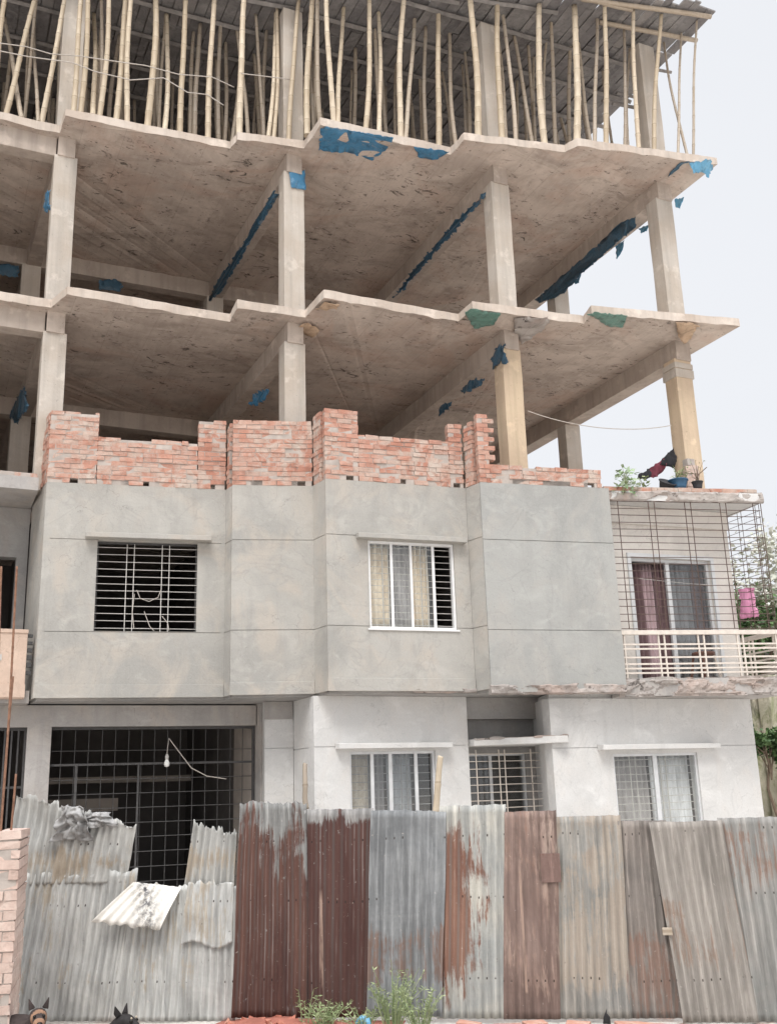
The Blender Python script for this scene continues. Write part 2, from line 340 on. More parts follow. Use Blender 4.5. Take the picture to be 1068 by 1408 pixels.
# ------------------------------------------------------------------ mesh builder
class MB:
    def __init__(s): s.v = []; s.f = []
    def add(s, vs, fs):
        o = len(s.v); s.v += [Vector(v) for v in vs]; s.f += [tuple(i+o for i in f) for f in fs]
    def box(s, x0, x1, y0, y1, z0, z1):
        s.add([(x, y, z) for z in (z0, z1) for y in (y0, y1) for x in (x0, x1)],
              [(0,2,3,1), (4,5,7,6), (0,1,5,4), (2,6,7,3), (0,4,6,2), (1,3,7,5)])
    def fbox(s, fr, s0, s1, t0, t1, z0, z1, jit=0.0):
        p0, d, n, L = fr; vs = []
        for z in (z0, z1):
            for t in (t0, t1):
                for q in (s0, s1):
                    p = p0 + d*q + n*t
                    j = (random.uniform(-jit, jit), random.uniform(-jit, jit), random.uniform(-jit, jit)) if jit else (0, 0, 0)
                    vs.append((p.x+j[0], p.y+j[1], z+j[2]))
        s.add(vs, [(0,1,3,2), (4,6,7,5), (0,4,5,1), (2,3,7,6), (0,2,6,4), (1,5,7,3)])
    def prism(s, poly, z0, z1):
        n = len(poly); vs = [(p[0], p[1], z0) for p in poly]+[(p[0], p[1], z1) for p in poly]
        s.add(vs, [tuple(range(n-1, -1, -1)), tuple(range(n, 2*n))]+[(i, (i+1) % n, (i+1) % n+n, i+n) for i in range(n)])
    def tube(s, pts, r, n=6, cap=True):
        pts = [Vector(p) for p in pts]; rs = r if isinstance(r, (list, tuple)) else [r]*len(pts)
        vs = []; fs = []
        ref = Vector((0.31, 0.87, 0.12))
        for i, p in enumerate(pts):
            t = (pts[min(i+1, len(pts)-1)]-pts[max(i-1, 0)]).normalized()
            a = t.cross(ref)
            if a.length < .05: a = t.cross(Vector((1, 0, 0)))
            a.normalize(); b = t.cross(a)
            for k in range(n):
                q = 2*math.pi*k/n; vs.append(p+(a*math.cos(q)+b*math.sin(q))*rs[i])
        for i in range(len(pts)-1):
            for k in range(n): fs.append((i*n+k, i*n+(k+1) % n, (i+1)*n+(k+1) % n, (i+1)*n+k))
        if cap: fs += [tuple(range(n-1, -1, -1)), tuple(range((len(pts)-1)*n, len(pts)*n))]
        s.add(vs, fs)
    def lathe(s, c, prof, n=16):
        vs = []; fs = []
        for r, z in prof:
            for k in range(n):
                q = 2*math.pi*k/n; vs.append((c[0]+r*math.cos(q), c[1]+r*math.sin(q), c[2]+z))
        m = len(prof)
        for i in range(m-1):
            for k in range(n): fs.append((i*n+k, i*n+(k+1) % n, (i+1)*n+(k+1) % n, (i+1)*n+k))
        fs += [tuple(range(n-1, -1, -1)), tuple(range((m-1)*n, m*n))]
        s.add(vs, fs)
    def build(s, name, mat, parent=None, smooth=False, origin=None, bevel=0.0, fixn=True):
        base = Vector((0, 0, 0))
        if parent is not None: base = wloc(parent)
        o0 = base if origin is None else Vector(origin)
        me = bpy.data.meshes.new(name); me.from_pydata([tuple(v-o0) for v in s.v], [], s.f)
        if fixn:
            bm = bmesh.new(); bm.from_mesh(me); bmesh.ops.recalc_face_normals(bm, faces=bm.faces); bm.to_mesh(me); bm.free()
        if smooth:
            for p in me.polygons: p.use_smooth = True
        if mat is not None: me.materials.append(MT[mat] if isinstance(mat, str) else mat)
        ob = bpy.data.objects.new(name, me); COL.objects.link(ob)
        ob.location = o0-base
        if parent is not None: ob.parent = parent
        if bevel:
            b = ob.modifiers.new("bevel", 'BEVEL'); b.width = bevel; b.segments = 2; b.limit_method = 'ANGLE'
        return ob
WL = {}
def wloc(o):
    v = Vector(o.location); p = o.parent
    while p is not None: v += p.location; p = p.parent
    return v
def thing(name, label, cat, loc=(0, 0, 0), group=None):
    o = bpy.data.objects.new(name, None); COL.objects.link(o); o.location = loc; o.empty_display_size = .2
    return tag(o, label, cat, group)
def tag(o, label, cat, group=None, kind=None):
    if label: o['label'] = label
    if cat: o['category'] = cat
    if group: o['group'] = group
    if kind: o['kind'] = kind
    return o
def structure(o): o['kind'] = 'structure'; return o

def frame(a, b):
    """facade line a->b seen from the street: d runs right, n points out to the viewer"""
    p0 = Vector((a[0], a[1])); d = Vector((b[0]-a[0], b[1]-a[1])); L = d.length; d /= L
    return (p0, d, Vector((d.y, -d.x)), L)
def fpt(fr, s, t, z):
    p = fr[0]+fr[1]*s+fr[2]*t; return Vector((p.x, p.y, z))

def wall_mesh(mb, fr, s0, s1, t0, t1, z0, z1, holes=()):
    ss = sorted({s0, s1, *[min(max(h[i], s0), s1) for h in holes for i in (0, 1)]})
    zs = sorted({z0, z1, *[min(max(h[i], z0), z1) for h in holes for i in (2, 3)]})
    ns, nz = len(ss)-1, len(zs)-1
    def solid(i, j):
        if i < 0 or j < 0 or i >= ns or j >= nz: return False
        a, b = (ss[i]+ss[i+1])/2, (zs[j]+zs[j+1])/2
        return not any(h[0] < a < h[1] and h[2] < b < h[3] for h in holes)
    idx = {}
    vs = []; fs = []
    def V(i, j, k):
        if (i, j, k) not in idx:
            idx[(i, j, k)] = len(vs); vs.append(fpt(fr, ss[i], (t0, t1)[k], zs[j]))
        return idx[(i, j, k)]
    for i in range(ns):
        for j in range(nz):
            if not solid(i, j): continue
            fs.append((V(i, j, 1), V(i+1, j, 1), V(i+1, j+1, 1), V(i, j+1, 1)))
            fs.append((V(i, j, 0), V(i, j+1, 0), V(i+1, j+1, 0), V(i+1, j, 0)))
            if not solid(i-1, j): fs.append((V(i, j, 0), V(i, j, 1), V(i, j+1, 1), V(i, j+1, 0)))
            if not solid(i+1, j): fs.append((V(i+1, j, 1), V(i+1, j, 0), V(i+1, j+1, 0), V(i+1, j+1, 1)))
            if not solid(i, j-1): fs.append((V(i, j, 0), V(i+1, j, 0), V(i+1, j, 1), V(i, j, 1)))
            if not solid(i, j+1): fs.append((V(i, j+1, 1), V(i+1, j+1, 1), V(i+1, j+1, 0), V(i, j+1, 0)))
    mb.add(vs, fs)

def plaster_wall(fr, z0, z1, grooves, holes, mat, s0=0.0, s1=None, thick=.2, name='wall'):
    s1 = fr[3] if s1 is None else s1
    mb = MB(); wall_mesh(mb, fr, s0, s1, -thick, -.014, z0, z1, holes)
    zs = [z0]+[g for g in grooves]+[z1]
    for i in range(len(zs)-1):
        a = zs[i]+(.005 if i > 0 else 0); b = zs[i+1]-(.005 if i < len(zs)-2 else 0)
        wall_mesh(mb, fr, s0, s1, -.0138, 0, a, b, [(h[0], h[1], max(h[2], a), min(h[3], b)) for h in holes if h[2] < b and h[3] > a])
    return mb.build(name, mat, BLD)

def bricks(fr, segs, z0, thick=.12, holes=(), tooth=(), course=.071, blen=.215, mb=None, core=None, t_out=0.0, jit=.0055):
    """segs: (s0,s1,ztop). bricks stand 8 mm proud of the mortar"""
    mb = mb or MB(); core = core or MB()
    for (a, b, zt) in segs:
        nc = max(1, int(round((zt-z0)/course)))
        for c in range(nc):
            za = z0+c*course; zb = za+course
            e = b
            if tooth and a in tooth: e = b+(.09 if c % 2 else 0.0)
            hs = [h for h in holes if c == h[1] and a < h[0] < b]
            x = a-(blen*.5 if c % 2 else 0)-random.uniform(0, .03)
            while x < e-.015:
                L = blen*random.uniform(.92, 1.05)*(.5 if random.random() < .1 else 1)
                x0, x1 = max(x+.004, a), min(x+L-.004, e)
                x += L
                if x1-x0 < .03: continue
                if any(h[0]-.045 < (x0+x1)/2 < h[0]+.13 for h in hs): continue
                dt = random.uniform(-.011, .006)
                if c == nc-1 and nc > 3 and random.random() < .13: continue
                mb.fbox(fr, x0, x1, -thick, t_out+dt, za+.004+random.uniform(-.003, .003), zb-.004+random.uniform(-.003, .003), jit)
            pieces = [(a+.004, e-.012)]
            if c == nc-1 and nc > 3: za -= .0; zb_ = za+course*.55
            else: zb_ = zb-.0003
            for h in hs:
                pieces = [q for p in pieces for q in ((p[0], h[0]-.05), (h[0]+.06, p[1])) if q[1]-q[0] > .02]
            for p in pieces: core.fbox(fr, p[0], p[1], -thick+.01, t_out-.009, za, zb_)
    return mb, core

# ------------------------------------------------------------------ sky, sun, view
w = bpy.data.worlds.new("World"); scene.world = w; w.use_nodes = True
t = w.node_tree; bg = t.nodes["Background"]
sky = t.nodes.new("ShaderNodeTexSky"); sky.sky_type = 'NISHITA'; sky.sun_disc = False
SUN_EL, SUN_AZ = R(54), R(212)      # azimuth clockwise from +Y
sky.sun_elevation = SUN_EL; sky.sun_rotation = SUN_AZ; sky.dust_density = 4.0; sky.air_density = 1.2
# a thick, even cloud cover over that sky: brighter overhead than at the horizon
tc = t.nodes.new("ShaderNodeTexCoord"); sp = t.nodes.new("ShaderNodeSeparateXYZ"); t.links.new(tc.outputs["Generated"], sp.inputs[0])
mr = t.nodes.new("ShaderNodeMapRange"); mr.interpolation_type = 'SMOOTHSTEP'
for k_, v_ in (("From Min", .66), ("From Max", .98), ("To Min", 5.8), ("To Max", 32.0)): mr.inputs[k_].default_value = v_
t.links.new(sp.outputs[2], mr.inputs[0])
nz = t.nodes.new("ShaderNodeTexNoise"); nz.inputs["Scale"].default_value = 1.6; nz.inputs["Detail"].default_value = 5
mpn = t.nodes.new("ShaderNodeMapping"); mpn.inputs["Scale"].default_value = (1, 1, 2.2)
t.links.new(tc.outputs["Generated"], mpn.inputs[0]); t.links.new(mpn.outputs[0], nz.inputs["Vector"])
mr2 = t.nodes.new("ShaderNodeMapRange"); mr2.inputs["From Min"].default_value = .3; mr2.inputs["From Max"].default_value = .7
mr2.inputs["To Min"].default_value = .985; mr2.inputs["To Max"].default_value = 1.015; t.links.new(nz.outputs[0], mr2.inputs[0])
mu = t.nodes.new("ShaderNodeMath"); mu.operation = 'MULTIPLY'; t.links.new(mr.outputs[0], mu.inputs[0]); t.links.new(mr2.outputs[0], mu.inputs[1])
cc = t.nodes.new("ShaderNodeMix"); cc.data_type = 'RGBA'; cc.blend_type = 'MULTIPLY'; cc.inputs[0].default_value = 1
cc.inputs[6].default_value = (.945, .962, 1.0, 1); t.links.new(mu.outputs[0], cc.inputs[7])
mxs = t.nodes.new("ShaderNodeMix"); mxs.data_type = 'RGBA'; mxs.inputs[0].default_value = .95
t.links.new(sky.outputs[0], mxs.inputs[6]); t.links.new(cc.outputs[2], mxs.inputs[7])
t.links.new(mxs.outputs[2], bg.inputs[0]); bg.inputs[1].default_value = .115
sd = bpy.data.lights.new("sun", 'SUN'); sd.energy = 1.5; sd.angle = R(25); sd.color = (1, .96, .9)
so = bpy.data.objects.new("sun", sd); COL.objects.link(so)
dirv = Vector((math.sin(SUN_AZ)*math.cos(SUN_EL), math.cos(SUN_AZ)*math.cos(SUN_EL), math.sin(SUN_EL)))
so.rotation_euler = dirv.to_track_quat('Z', 'Y').to_euler(); so.location = (0, -10, 30)
vs_ = scene.view_settings; vs_.view_transform = 'Standard'; vs_.look = 'None'; vs_.gamma = 1; vs_.exposure = .5
scene.cycles.max_bounces = 8; scene.cycles.diffuse_bounces = 6; scene.cycles.transparent_max_bounces = 16
scene.cycles.use_denoising = True

# ------------------------------------------------------------------ the building
BLD = thing("unfinished_building", "unfinished grey plastered concrete apartment building with bare columns and stepped open slabs above brick parapets", "building", (6.0, 15.0, 0))
fB = frame((1.44, 14.20), (3.87, 13.78)); fC = frame((3.89, 13.52), (4.99, 13.20)); fD = frame((5.03, 12.80), (7.15, 12.57)); fE = frame((7.21, 12.24), (9.21, 11.87))
flB = frame((1.36, 15.20), (1.436, 14.26)); flC = frame((3.862, 13.86), (3.894, 13.56)); flD = frame((4.980, 13.27), (5.034, 12.83)); flE = frame((7.138, 12.66), (7.214, 12.27))
fFb = frame((9.22, 12.28), (11.60, 12.05)); fF = frame((9.17, 11.98), (11.69, 11.30))
Z1, ZS = 6.05, 3.085
G2 = (3.965, 5.245)
W1 = (.715, 2.08, 3.975, 5.24); W2 = (.605, 1.90, 3.935, 5.185)
plaster_wall(fB, ZS, Z1, G2, [W1], 'plaster'); plaster_wall(fC, ZS, Z1, G2, [], 'plaster')
plaster_wall(fD, ZS, Z1, G2, [W2], 'plaster'); plaster_wall(fE, ZS-.05, Z1, (3.90, 5.20), [], 'plaster_cool', name='wall')
for f, g in ((flB, ()), (flC, G2), (flD, G2), (flE, G2)): plaster_wall(f, ZS, Z1, g, [], 'plaster')
for g in G2:
    for a_, b_ in ((0, .085), (2.41, 2.465)):
        mb = MB(); mb.fbox(fB, a_, b_, -.0138, -.0005, g-.005, g+.005); mb.build("groove_fill", 'plaster', BLD)
# base band, slightly proud
mb = MB()
for f, a, b in ((fB, -.008, 2.465), (fC, -.006, 1.145), (fD, -.008, 2.13)): mb.fbox(f, a, b, .0005, .016, ZS-.006, 3.255)
mb.build("base_band", 'plaster', BLD, bevel=.005)
# first floor slab under the walls (outline set just behind the plaster), slab over it, floors
def outline1(i):
    return [(1.38+i, 24), (1.38+i, 15.2), (1.46+i, 14.25+i), (3.885+i, 13.83+i), (3.91+i, 13.56+i), (5.01+i, 13.24+i), (5.05+i, 12.85+i), (7.18+i, 12.62+i), (7.23+i, 12.28+i), (9.22, 11.92+i), (9.3, 12.30+i), (11.55, 12.09+i), (11.55, 24)]
mb = MB(); mb.prism(outline1(.02), 3.05, 3.20); mb.build("slab", 'greyshade', BLD)
mb = MB(); mb.prism(outline1(.03), 5.88, 6.035); mb.build("slab", 'slab', BLD)
# broken concrete along the foot of the right-hand bays
def rough_band(fr, s0, s1, z0, z1, depth, mat, amp=.035, name="broken_edge", t_in=-.25, seed=0, sides=False):
    ns = int((s1-s0)/.018); nz_ = max(4, int((z1-z0)/.018)); mb = MB(); vs = []; fs = []
    for j in range(nz_+1):
        for i in range(ns+1):
            s = s0+(s1-s0)*i/ns; z = z0+(z1-z0)*j/nz_
            q = Vector((s*5+seed, z*7, seed)); a = mnoise.fractal(q, .9, 2.1, 5)
            stp = mnoise.noise(Vector((s*2.3+seed*3, z*5, 3)))
            edge = min(j, nz_-j)/nz_
            d = depth+amp*a-(.03 if stp > .12 else 0)-(.02 if edge < .08 else 0)
            zz = z+.012*mnoise.noise(Vector((s*9+seed, 7, j*.5)))
            if j == nz_: zz += .03*mnoise.noise(Vector((s*4+seed, 1.5, 0)))
            vs.append(fpt(fr, s, d, zz))
    for j in range(nz_):
        for i in range(ns): fs.append((j*(ns+1)+i, j*(ns+1)+i+1, (j+1)*(ns+1)+i+1, (j+1)*(ns+1)+i))
    mb.add(vs, fs)
    o = len(mb.v); bk = []
    for (row) in (0, nz_):
        for i in range(ns+1):
            v = vs[row*(ns+1)+i]; s = s0+(s1-s0)*i/ns; bk.append(fpt(fr, s, t_in, v.z))
    b0 = len(mb.v); mb.v += bk
    for i in range(ns):
        mb.f.append((i, b0+i, b0+i+1, i+1)); a = nz_*(ns+1)+i; mb.f.append((a, a+1, b0+ns+1+i+1, b0+ns+1+i))
    for i, rev in ((0, 0), (ns, 1)):
        loop = [j*(ns+1)+i for j in range(nz_+1)]+[b0+ns+1+i, b0+i]; mb.f.append(tuple(loop))
    return mb.build(name, mat, BLD)
rough_band(fE, -.01, 2.02, 3.005, 3.14, .028, 'rough_edge', .03, seed=3, t_in=-.1)
rough_band(fD, 1.2, 2.13, 3.055, 3.12, .024, 'rough_edge', .015, seed=8, t_in=-.02)
# windows -------------------------------------------------------------
def opening_lining(fr, h, depth, mat):
    s0, s1, z0, z1 = h; e = .002
def grille(fr, s0, s1, z0, z1, rows, pairs, t, mat, parent, gap=.085, r=.0052, name="grille", skip=0, single=()):
    mb = MB(); jig = lambda: random.uniform(-.004, .004)
    for i in range(rows):
        z = z0+(z1-z0)*(i+.5)/rows+jig()
        mb.tube([fpt(fr, s0, t, z), fpt(fr, (s0+s1)/2, t+jig(), z+jig()), fpt(fr, s1, t, z+jig())], r, 5)
    for p in pairs:
        for q in (-gap/2, gap/2):
            mb.fbox(fr, p+q-r, p+q+r, t-.004-r, t+.004+r*.5, z0, z1)
    for p in single: mb.fbox(fr, p-r, p+r, t-.004-r, t+.004+r*.5, z0, z1)
    return mb.build(name, mat, parent)
def win(fr, h, posts, mat, t=-.09, fw=.035, name="window"):
    """outer frame and mullions, one mesh; posts: [(s, width, t offset)]"""
    s0, s1, z0, z1 = h; mb = MB()
    mb.fbox(fr, s0, s1, t-.035, t+.035, z1-fw, z1); mb.fbox(fr, s0, s1, t-.035, t+.035, z0, z0+fw)
    mb.fbox(fr, s0, s0+fw, t-.035, t+.035, z0+fw, z1-fw); mb.fbox(fr, s1-fw, s1, t-.035, t+.035, z0+fw, z1-fw)
    for s, wd, dt in posts: mb.fbox(fr, s-wd/2, s+wd/2, t+dt-.014, t+dt+.014, z0+fw, z1-fw)
    return mb.build(name, mat, BLD, bevel=.003)
def pane(fr, a, b, z0, z1, t, parent, mat='glass', rails=True, rmat='alu'):
    mb = MB(); mb.fbox(fr, a, b, t-.003, t+.003, z0, z1); g = mb.build("pane", mat, parent)
    return g
def curtain(fr, a, b, z0, z1, t, mat, label, name="curtain", folds=9, amp=.03, flare=0.0, group=None):
    mb = MB(); n = max(12, folds*8); m = 7; vs = []; fs = []; ph = random.random()*6
    for j in range(m+1):
        z = z0+(z1-z0)*j/m
        for i in range(n+1):
            q = i/n; x = a+(b-a)*q+flare*(1-j/m)*(q-.5)
            y = amp*math.sin(q*folds*2*math.pi+ph+.5*math.sin(q*7+ph))*(.7+.3*math.sin(j*.9+q*5))
            vs.append(fpt(fr, x, t+y, z))
    for j in range(m):
        for i in range(n): fs.append((j*(n+1)+i, j*(n+1)+i+1, (j+1)*(n+1)+i+1, (j+1)*(n+1)+i))
    mb.add(vs, fs); c = fpt(fr, (a+b)/2, t, z0)
    o = mb.build(name, mat, None, True, origin=c, fixn=False)
    sm = o.modifiers.new("thick", 'SOLIDIFY'); sm.thickness = .004
    return tag(o, label, "curtain", group)
# W1: barred opening without glass
f1 = MB(); s0, s1, z0, z1 = W1
f1.fbox(fB, s0, s1, -.12, -.08, z1-.03, z1-.001); f1.fbox(fB, s0+.001, s0+.02, -.12, -.08, z0, z1-.03); f1.fbox(fB, s1-.02, s1-.001, -.12, -.08, z0, z1-.03)
wi = f1.build("window", 'bar_grey', BLD)
grille(fB, s0, s1, z0, z1-.03, 12, (s0+.45, s0+.93), -.07, 'bar_white', wi, .10)
mb = MB()
for pts in (((.55, -.06, 4.56), (.6, -.05, 4.44), (.72, -.05, 4.40), (.84, -.05, 4.46), (.88, -.06, 4.58)), ((.66, -.05, 4.26), (.70, -.04, 4.15), (.74, -.04, 4.05), (.80, -.05, 3.99)), ((.52, -.05, 4.5), (.50, -.04, 4.25), (.53, -.05, 4.02)), ((.9, -.05, 4.2), (.98, -.04, 4.1), (1.0, -.05, 4.0))):
    mb.tube([fpt(fB, W1[0]+a, b, c) for a, b, c in pts], .005, 5)
tag(mb.build("loose_cable", 'wire', None, origin=fpt(fB, 1.4, 0, 4)), "thin pale cables looped through the bars of the dark unglazed upper window", "cable")
# W2: sliding window with curtains, right leaf open
s0, s1, z0, z1 = W2
wi = win(fD, W2, [(s0+.35, .04, .02), (s0+.65, .035, .0), (s0+.98, .04, .02)], 'alu_white', t=-.06)
pane(fD, s0+.035, s0+.325, z0+.035, z1-.035, -.05, wi); pane(fD, s0+.375, s0+.625, z0+.035, z1-.035, -.065, wi); pane(fD, s0+.675, s0+.95, z0+.035, z1-.035, -.05, wi)
grille(fD, s0+.03, s1-.03, z0+.02, z1-.03, 13, (s0+.28, s0+.86), -.105, 'bar_white', wi, .09)
mb = MB(); mb.fbox(fD, s0-.03, s1+.03, -.02, .02, z0-.022, z0-.001); mb.build("sill", 'alu_white', wi)
curtain(fD, s0+.02, s0+.34, z0+.03, z1-.03, -.145, 'c_cream', "cream patterned curtain filling the left leaf of the white upper floor window", folds=3)
curtain(fD, s0+.42, s0+.66, z0+.03, z1-.03, -.16, 'c_dim', "dim greyish curtain behind the second leaf of the white upper floor window", folds=3)
curtain(fD, s0+.68, s0+.93, z0+.03, z1-.03, -.15, 'c_cream', "cream curtain gathered beside the open dark leaf of the white upper floor window", folds=4, amp=.035)
# sunshades over the upper windows
def shade(fr, s0, s1, z0, z1, depth, mat, taper=.012, name="sunshade"):
    mb = MB(); p = lambda s, t, z: fpt(fr, s, t, z)
    a = [p(s0, .0006, z0), p(s1, .0006, z0), p(s1, depth, z0), p(s0, depth, z0)]
    b = [p(s0, .0006, z1+taper), p(s1, .0006, z1+taper), p(s1, depth, z1), p(s0, depth, z1)]
    mb.add(a+b, [(0,3,2,1), (4,5,6,7), (0,1,5,4), (1,2,6,5), (2,3,7,6), (3,0,4,7)])
    return mb.build(name, mat, BLD, bevel=.006)
shade(fB, .55, 2.26, 5.25, 5.32, .15, 'plaster'); shade(fD, .43, 2.07, 5.19, 5.26, .13, 'plaster')

# ---- brick parapet
mb, core = bricks(fB, [(0, .66, 7.13), (.66, 2.06, 6.78), (2.06, 2.46, 7.08)], Z1, holes=[(.35, 0), (.93, 0), (1.32, 0), (2.25, 0)])
bricks(frame((1.345, 15.2), (1.43, 14.24)), [(0, .4, 6.6), (.4, .7, 6.9), (.7, .955, 7.13)], Z1, mb=mb, core=core, thick=.1)
bricks(frame((3.876, 13.77), (3.884, 13.66)), [(0, .11, 7.05)], Z1, mb=mb, core=core, thick=.1)
bricks(fC, [(0, 1.145, 7.05)], Z1, holes=[(.2, 0), (.98, 0)], mb=mb, core=core)
bricks(frame((4.995, 13.19), (5.018, 12.94)), [(0, .245, 7.09)], Z1, mb=mb, core=core, thick=.1)
bricks(fD, [(0, .5, 7.09), (.5, 1.9, 6.755), (1.9, 2.12, 7.05)], Z1, holes=[(.36, 0), (1.15, 0), (2.0, 0)], mb=mb, core=core)
bricks(frame((7.158, 12.56), (7.195, 12.38)), [(0, .18, 7.05)], Z1, mb=mb, core=core, thick=.1)
bricks(fE, [(0, .17, 7.09), (.17, 1.93, 6.30)], Z1, holes=[(.45, 0), (1.1, 0), (1.75, 0)], tooth=(0,), mb=mb, core=core)
par = mb.build("brick_parapet", 'brick', BLD); core.build("mortar_joint", 'mortar', par)
# low brick course on the left terrace and the balcony roof
mb, core = bricks(frame((-5.0, 14.35), (1.33, 14.35)), [(0, 6.33, 6.21)], 6.13)
bricks(fF, [(.05, 2.55, 6.13)], 6.052, mb=mb, core=core, t_out=-.04, thick=.2)
o = mb.build("brick_course", 'brick', BLD); core.build("mortar_joint", 'mortar', o)

# ---- upper slabs
S2 = [(-5, 14.4), (1.37, 14.43), (1.53, 13.92), (3.94, 13.93), (3.91, 13.43), (4.97, 13.38), (5.00, 12.68), (7.24, 12.66), (7.23, 12.20), (9.13, 12.0), (9.03, 11.66), (11.56, 11.17), (11.56, 24), (-5, 24)]
S3 = [(-5, 14.47), (1.34, 14.47), (1.36, 14.01), (3.89, 13.86), (3.92, 13.57), (4.98, 13.39), (5.01, 12.74), (7.25, 12.65), (7.27, 12.23), (8.97, 11.89), (9.06, 11.66), (11.58, 11.21), (11.58, 24), (-5, 24)]
def slab(poly, zt, th, name="slab"):
    # wavy cast edge: subdivided outline
    n = len(poly); pts = []
    for i in range(n):
        a, b = Vector(poly[i]), Vector(poly[(i+1) % n]); L = (b-a).length; k = max(1, int(L/.06)) if i < n-3 else 1
        d = (b-a)/L; nn = Vector((d.y, -d.x))
        for j in range(k):
            p = a+(b-a)*(j/k)
            if 0 < j: p = p+nn*(.020*mnoise.fractal(Vector((p.x*2.6, p.y*2.6, zt)), .9, 2.1, 4))
            pts.append(p)
    mb = MB(); m = len(pts)
    lo = [(p.x, p.y, zt-th+.022*mnoise.fractal(Vector((p.x*3.3, p.y*3.3, zt*3)), .8, 2.2, 4)) for p in pts]; hi = [(p.x, p.y, zt+.006*mnoise.noise(Vector((p.x*3, p.y*3, 9)))) for p in pts]
    mb.add(lo+hi, [tuple(range(m-1, -1, -1)), tuple(range(m, 2*m))])
    o = mb.build(name, 'slab', BLD)
    mb = MB(); mb.add(lo+hi, [(i, (i+1) % m, (i+1) % m+m, i+m) for i in range(m)]); mb.build("slab_edge", 'edge', o)
    return o
slab(S2, 8.93, .135); slab(S3, 11.93, .135)
# thin lighter lip running along the front edge top (formwork line)
# ---- columns and beams
COLS = [(1.47, 14.72), (4.90, 13.80), (8.17, 12.80), (11.06, 12.15)]
ROW2 = [(1.35, 18.4), (4.86, 18.4), (8.27, 18.4), (11.12, 15.4), (11.12, 19.4)]
LEFT = [(-2.2, 14.72), (-2.2, 18.4), (-.4, 16.3)]
cw, cdp = .17, .14
def column(x, y, z0, z1, mat='column', w_=cw, d_=cdp):
    mb = MB(); n = 10; vs = []
    for j in range(n+1):
        z = z0+(z1-z0)*j/n
        for sx, sy in ((-1, -1), (1, -1), (1, 1), (-1, 1)):
            k = .006*mnoise.noise(Vector((x*3+sx, y+sy, z*1.4)))
            vs.append((x+sx*(w_+k), y+sy*(d_+k), z))
    fs = [(3, 2, 1, 0), tuple(n*4+k for k in range(4))]+[(j*4+k, j*4+(k+1) % 4, j*4+4+(k+1) % 4, j*4+4+k) for j in range(n) for k in range(4)]
    mb.add(vs, fs); return mb.build("column", mat, BLD, bevel=.008)
for i, (x, y) in enumerate(COLS):
    column(x, y, 6.03, 8.49, 'column_warm' if i > 1 else 'column'); column(x, y, 8.92, 11.49, 'column'); column(x, y, 11.92, 14.66, 'column')
for (x, y) in ROW2+LEFT:
    column(x, y, 6.03, 8.49); column(x, y, 8.92, 11.49); column(x, y, 11.92, 14.66)
def beam(x0, y0, x1, y1, zt, h=.33, w_=.13):
    d = Vector((x1-x0, y1-y0)); d.normalize(); nn = Vector((-d.y, d.x))*w_
    a, b = Vector((x0, y0)), Vector((x1, y1)); mb = MB()
    mb.prism([a-nn, b-nn, b+nn, a+nn], zt-h, zt+.02); return mb.build("beam", 'beam', BLD, bevel=.006)
for zt in (8.80, 11.80):
    beam(1.47, 14.55, 1.25, 24, zt); beam(4.90, 13.63, 4.82, 24, zt); beam(8.17, 12.63, 8.30, 24, zt); beam(11.07, 11.98, 11.14, 24, zt, .33, .15)
    beam(-5, 14.72, 1.32, 14.72, zt, .332, .12); beam(-5, 18.4, 11.0, 18.4, zt, .326, .12)
    # column heads, slightly wider where the shutter leaked
mb = MB()
for (x, y) in COLS[3:]:
    mb.box(x-.19, x+.19, y-.16, y+.17, 8.16, 8.31); mb.box(x-.186, x+.186, y-.156, y+.167, 8.325, 8.42)
mb.build("column_collar", 'column', BLD, bevel=.006)
# added walls at back and far side of the open storeys, blocking skylight
mb = MB(); mb.box(-5, 9.6, 23.6, 23.75, 6.04, 14.6); mb.box(-4.9, -4.75, 14.9, 23.6, 6.04, 14.6); mb.build("light_block_wall", 'dirtyplaster', BLD)
# ---- left wing, first floor
fA = frame((-5, 15.3), (1.35, 15.3))
plaster_wall(fA, 3.21, 5.94, (), [(3.2, 6.20, 3.22, 5.20)], 'greyshade')
mb = MB(); mb.box(-5, 1.345, 14.30, 15.5, 5.945, 6.128); mb.build("slab", 'dirtyplaster', BLD)
mb = MB(); mb.box(-5, 1.37, 15.5, 24, 5.885, 6.03); mb.build("slab", 'slab', BLD)
mb = MB(); mb.box(-5, 1.40, 14.36, 19.0, 3.03, 3.195); mb.build("slab", 'dirtyplaster', BLD)
mb = MB(); mb.box(-5, 1.33, 14.30, 14.38, 3.08, 4.0); bp = mb.build("balcony_parapet", 'peach', BLD, bevel=.008)
mb = MB(); mb.box(-5, 1.335, 14.288, 14.2995, 3.95, 3.995); mb.box(-5, 1.335, 14.285, 14.2995, 3.10, 3.27); mb.build("trim_band", 'peach', bp)
mb = MB(); mb.box(.7, 1.02, 14.29, 14.2995, 3.58, 3.66); mb.build("paint_patch", 'bar_white', bp)
for k in range(6):
    mb = MB(); mb.box(1.34, 1.40, 14.31, 14.37, 3.40+k*.1, 3.45+k*.1+.012*math.sin(k)); mb.build("vent_block", 'bar_grey', bp)
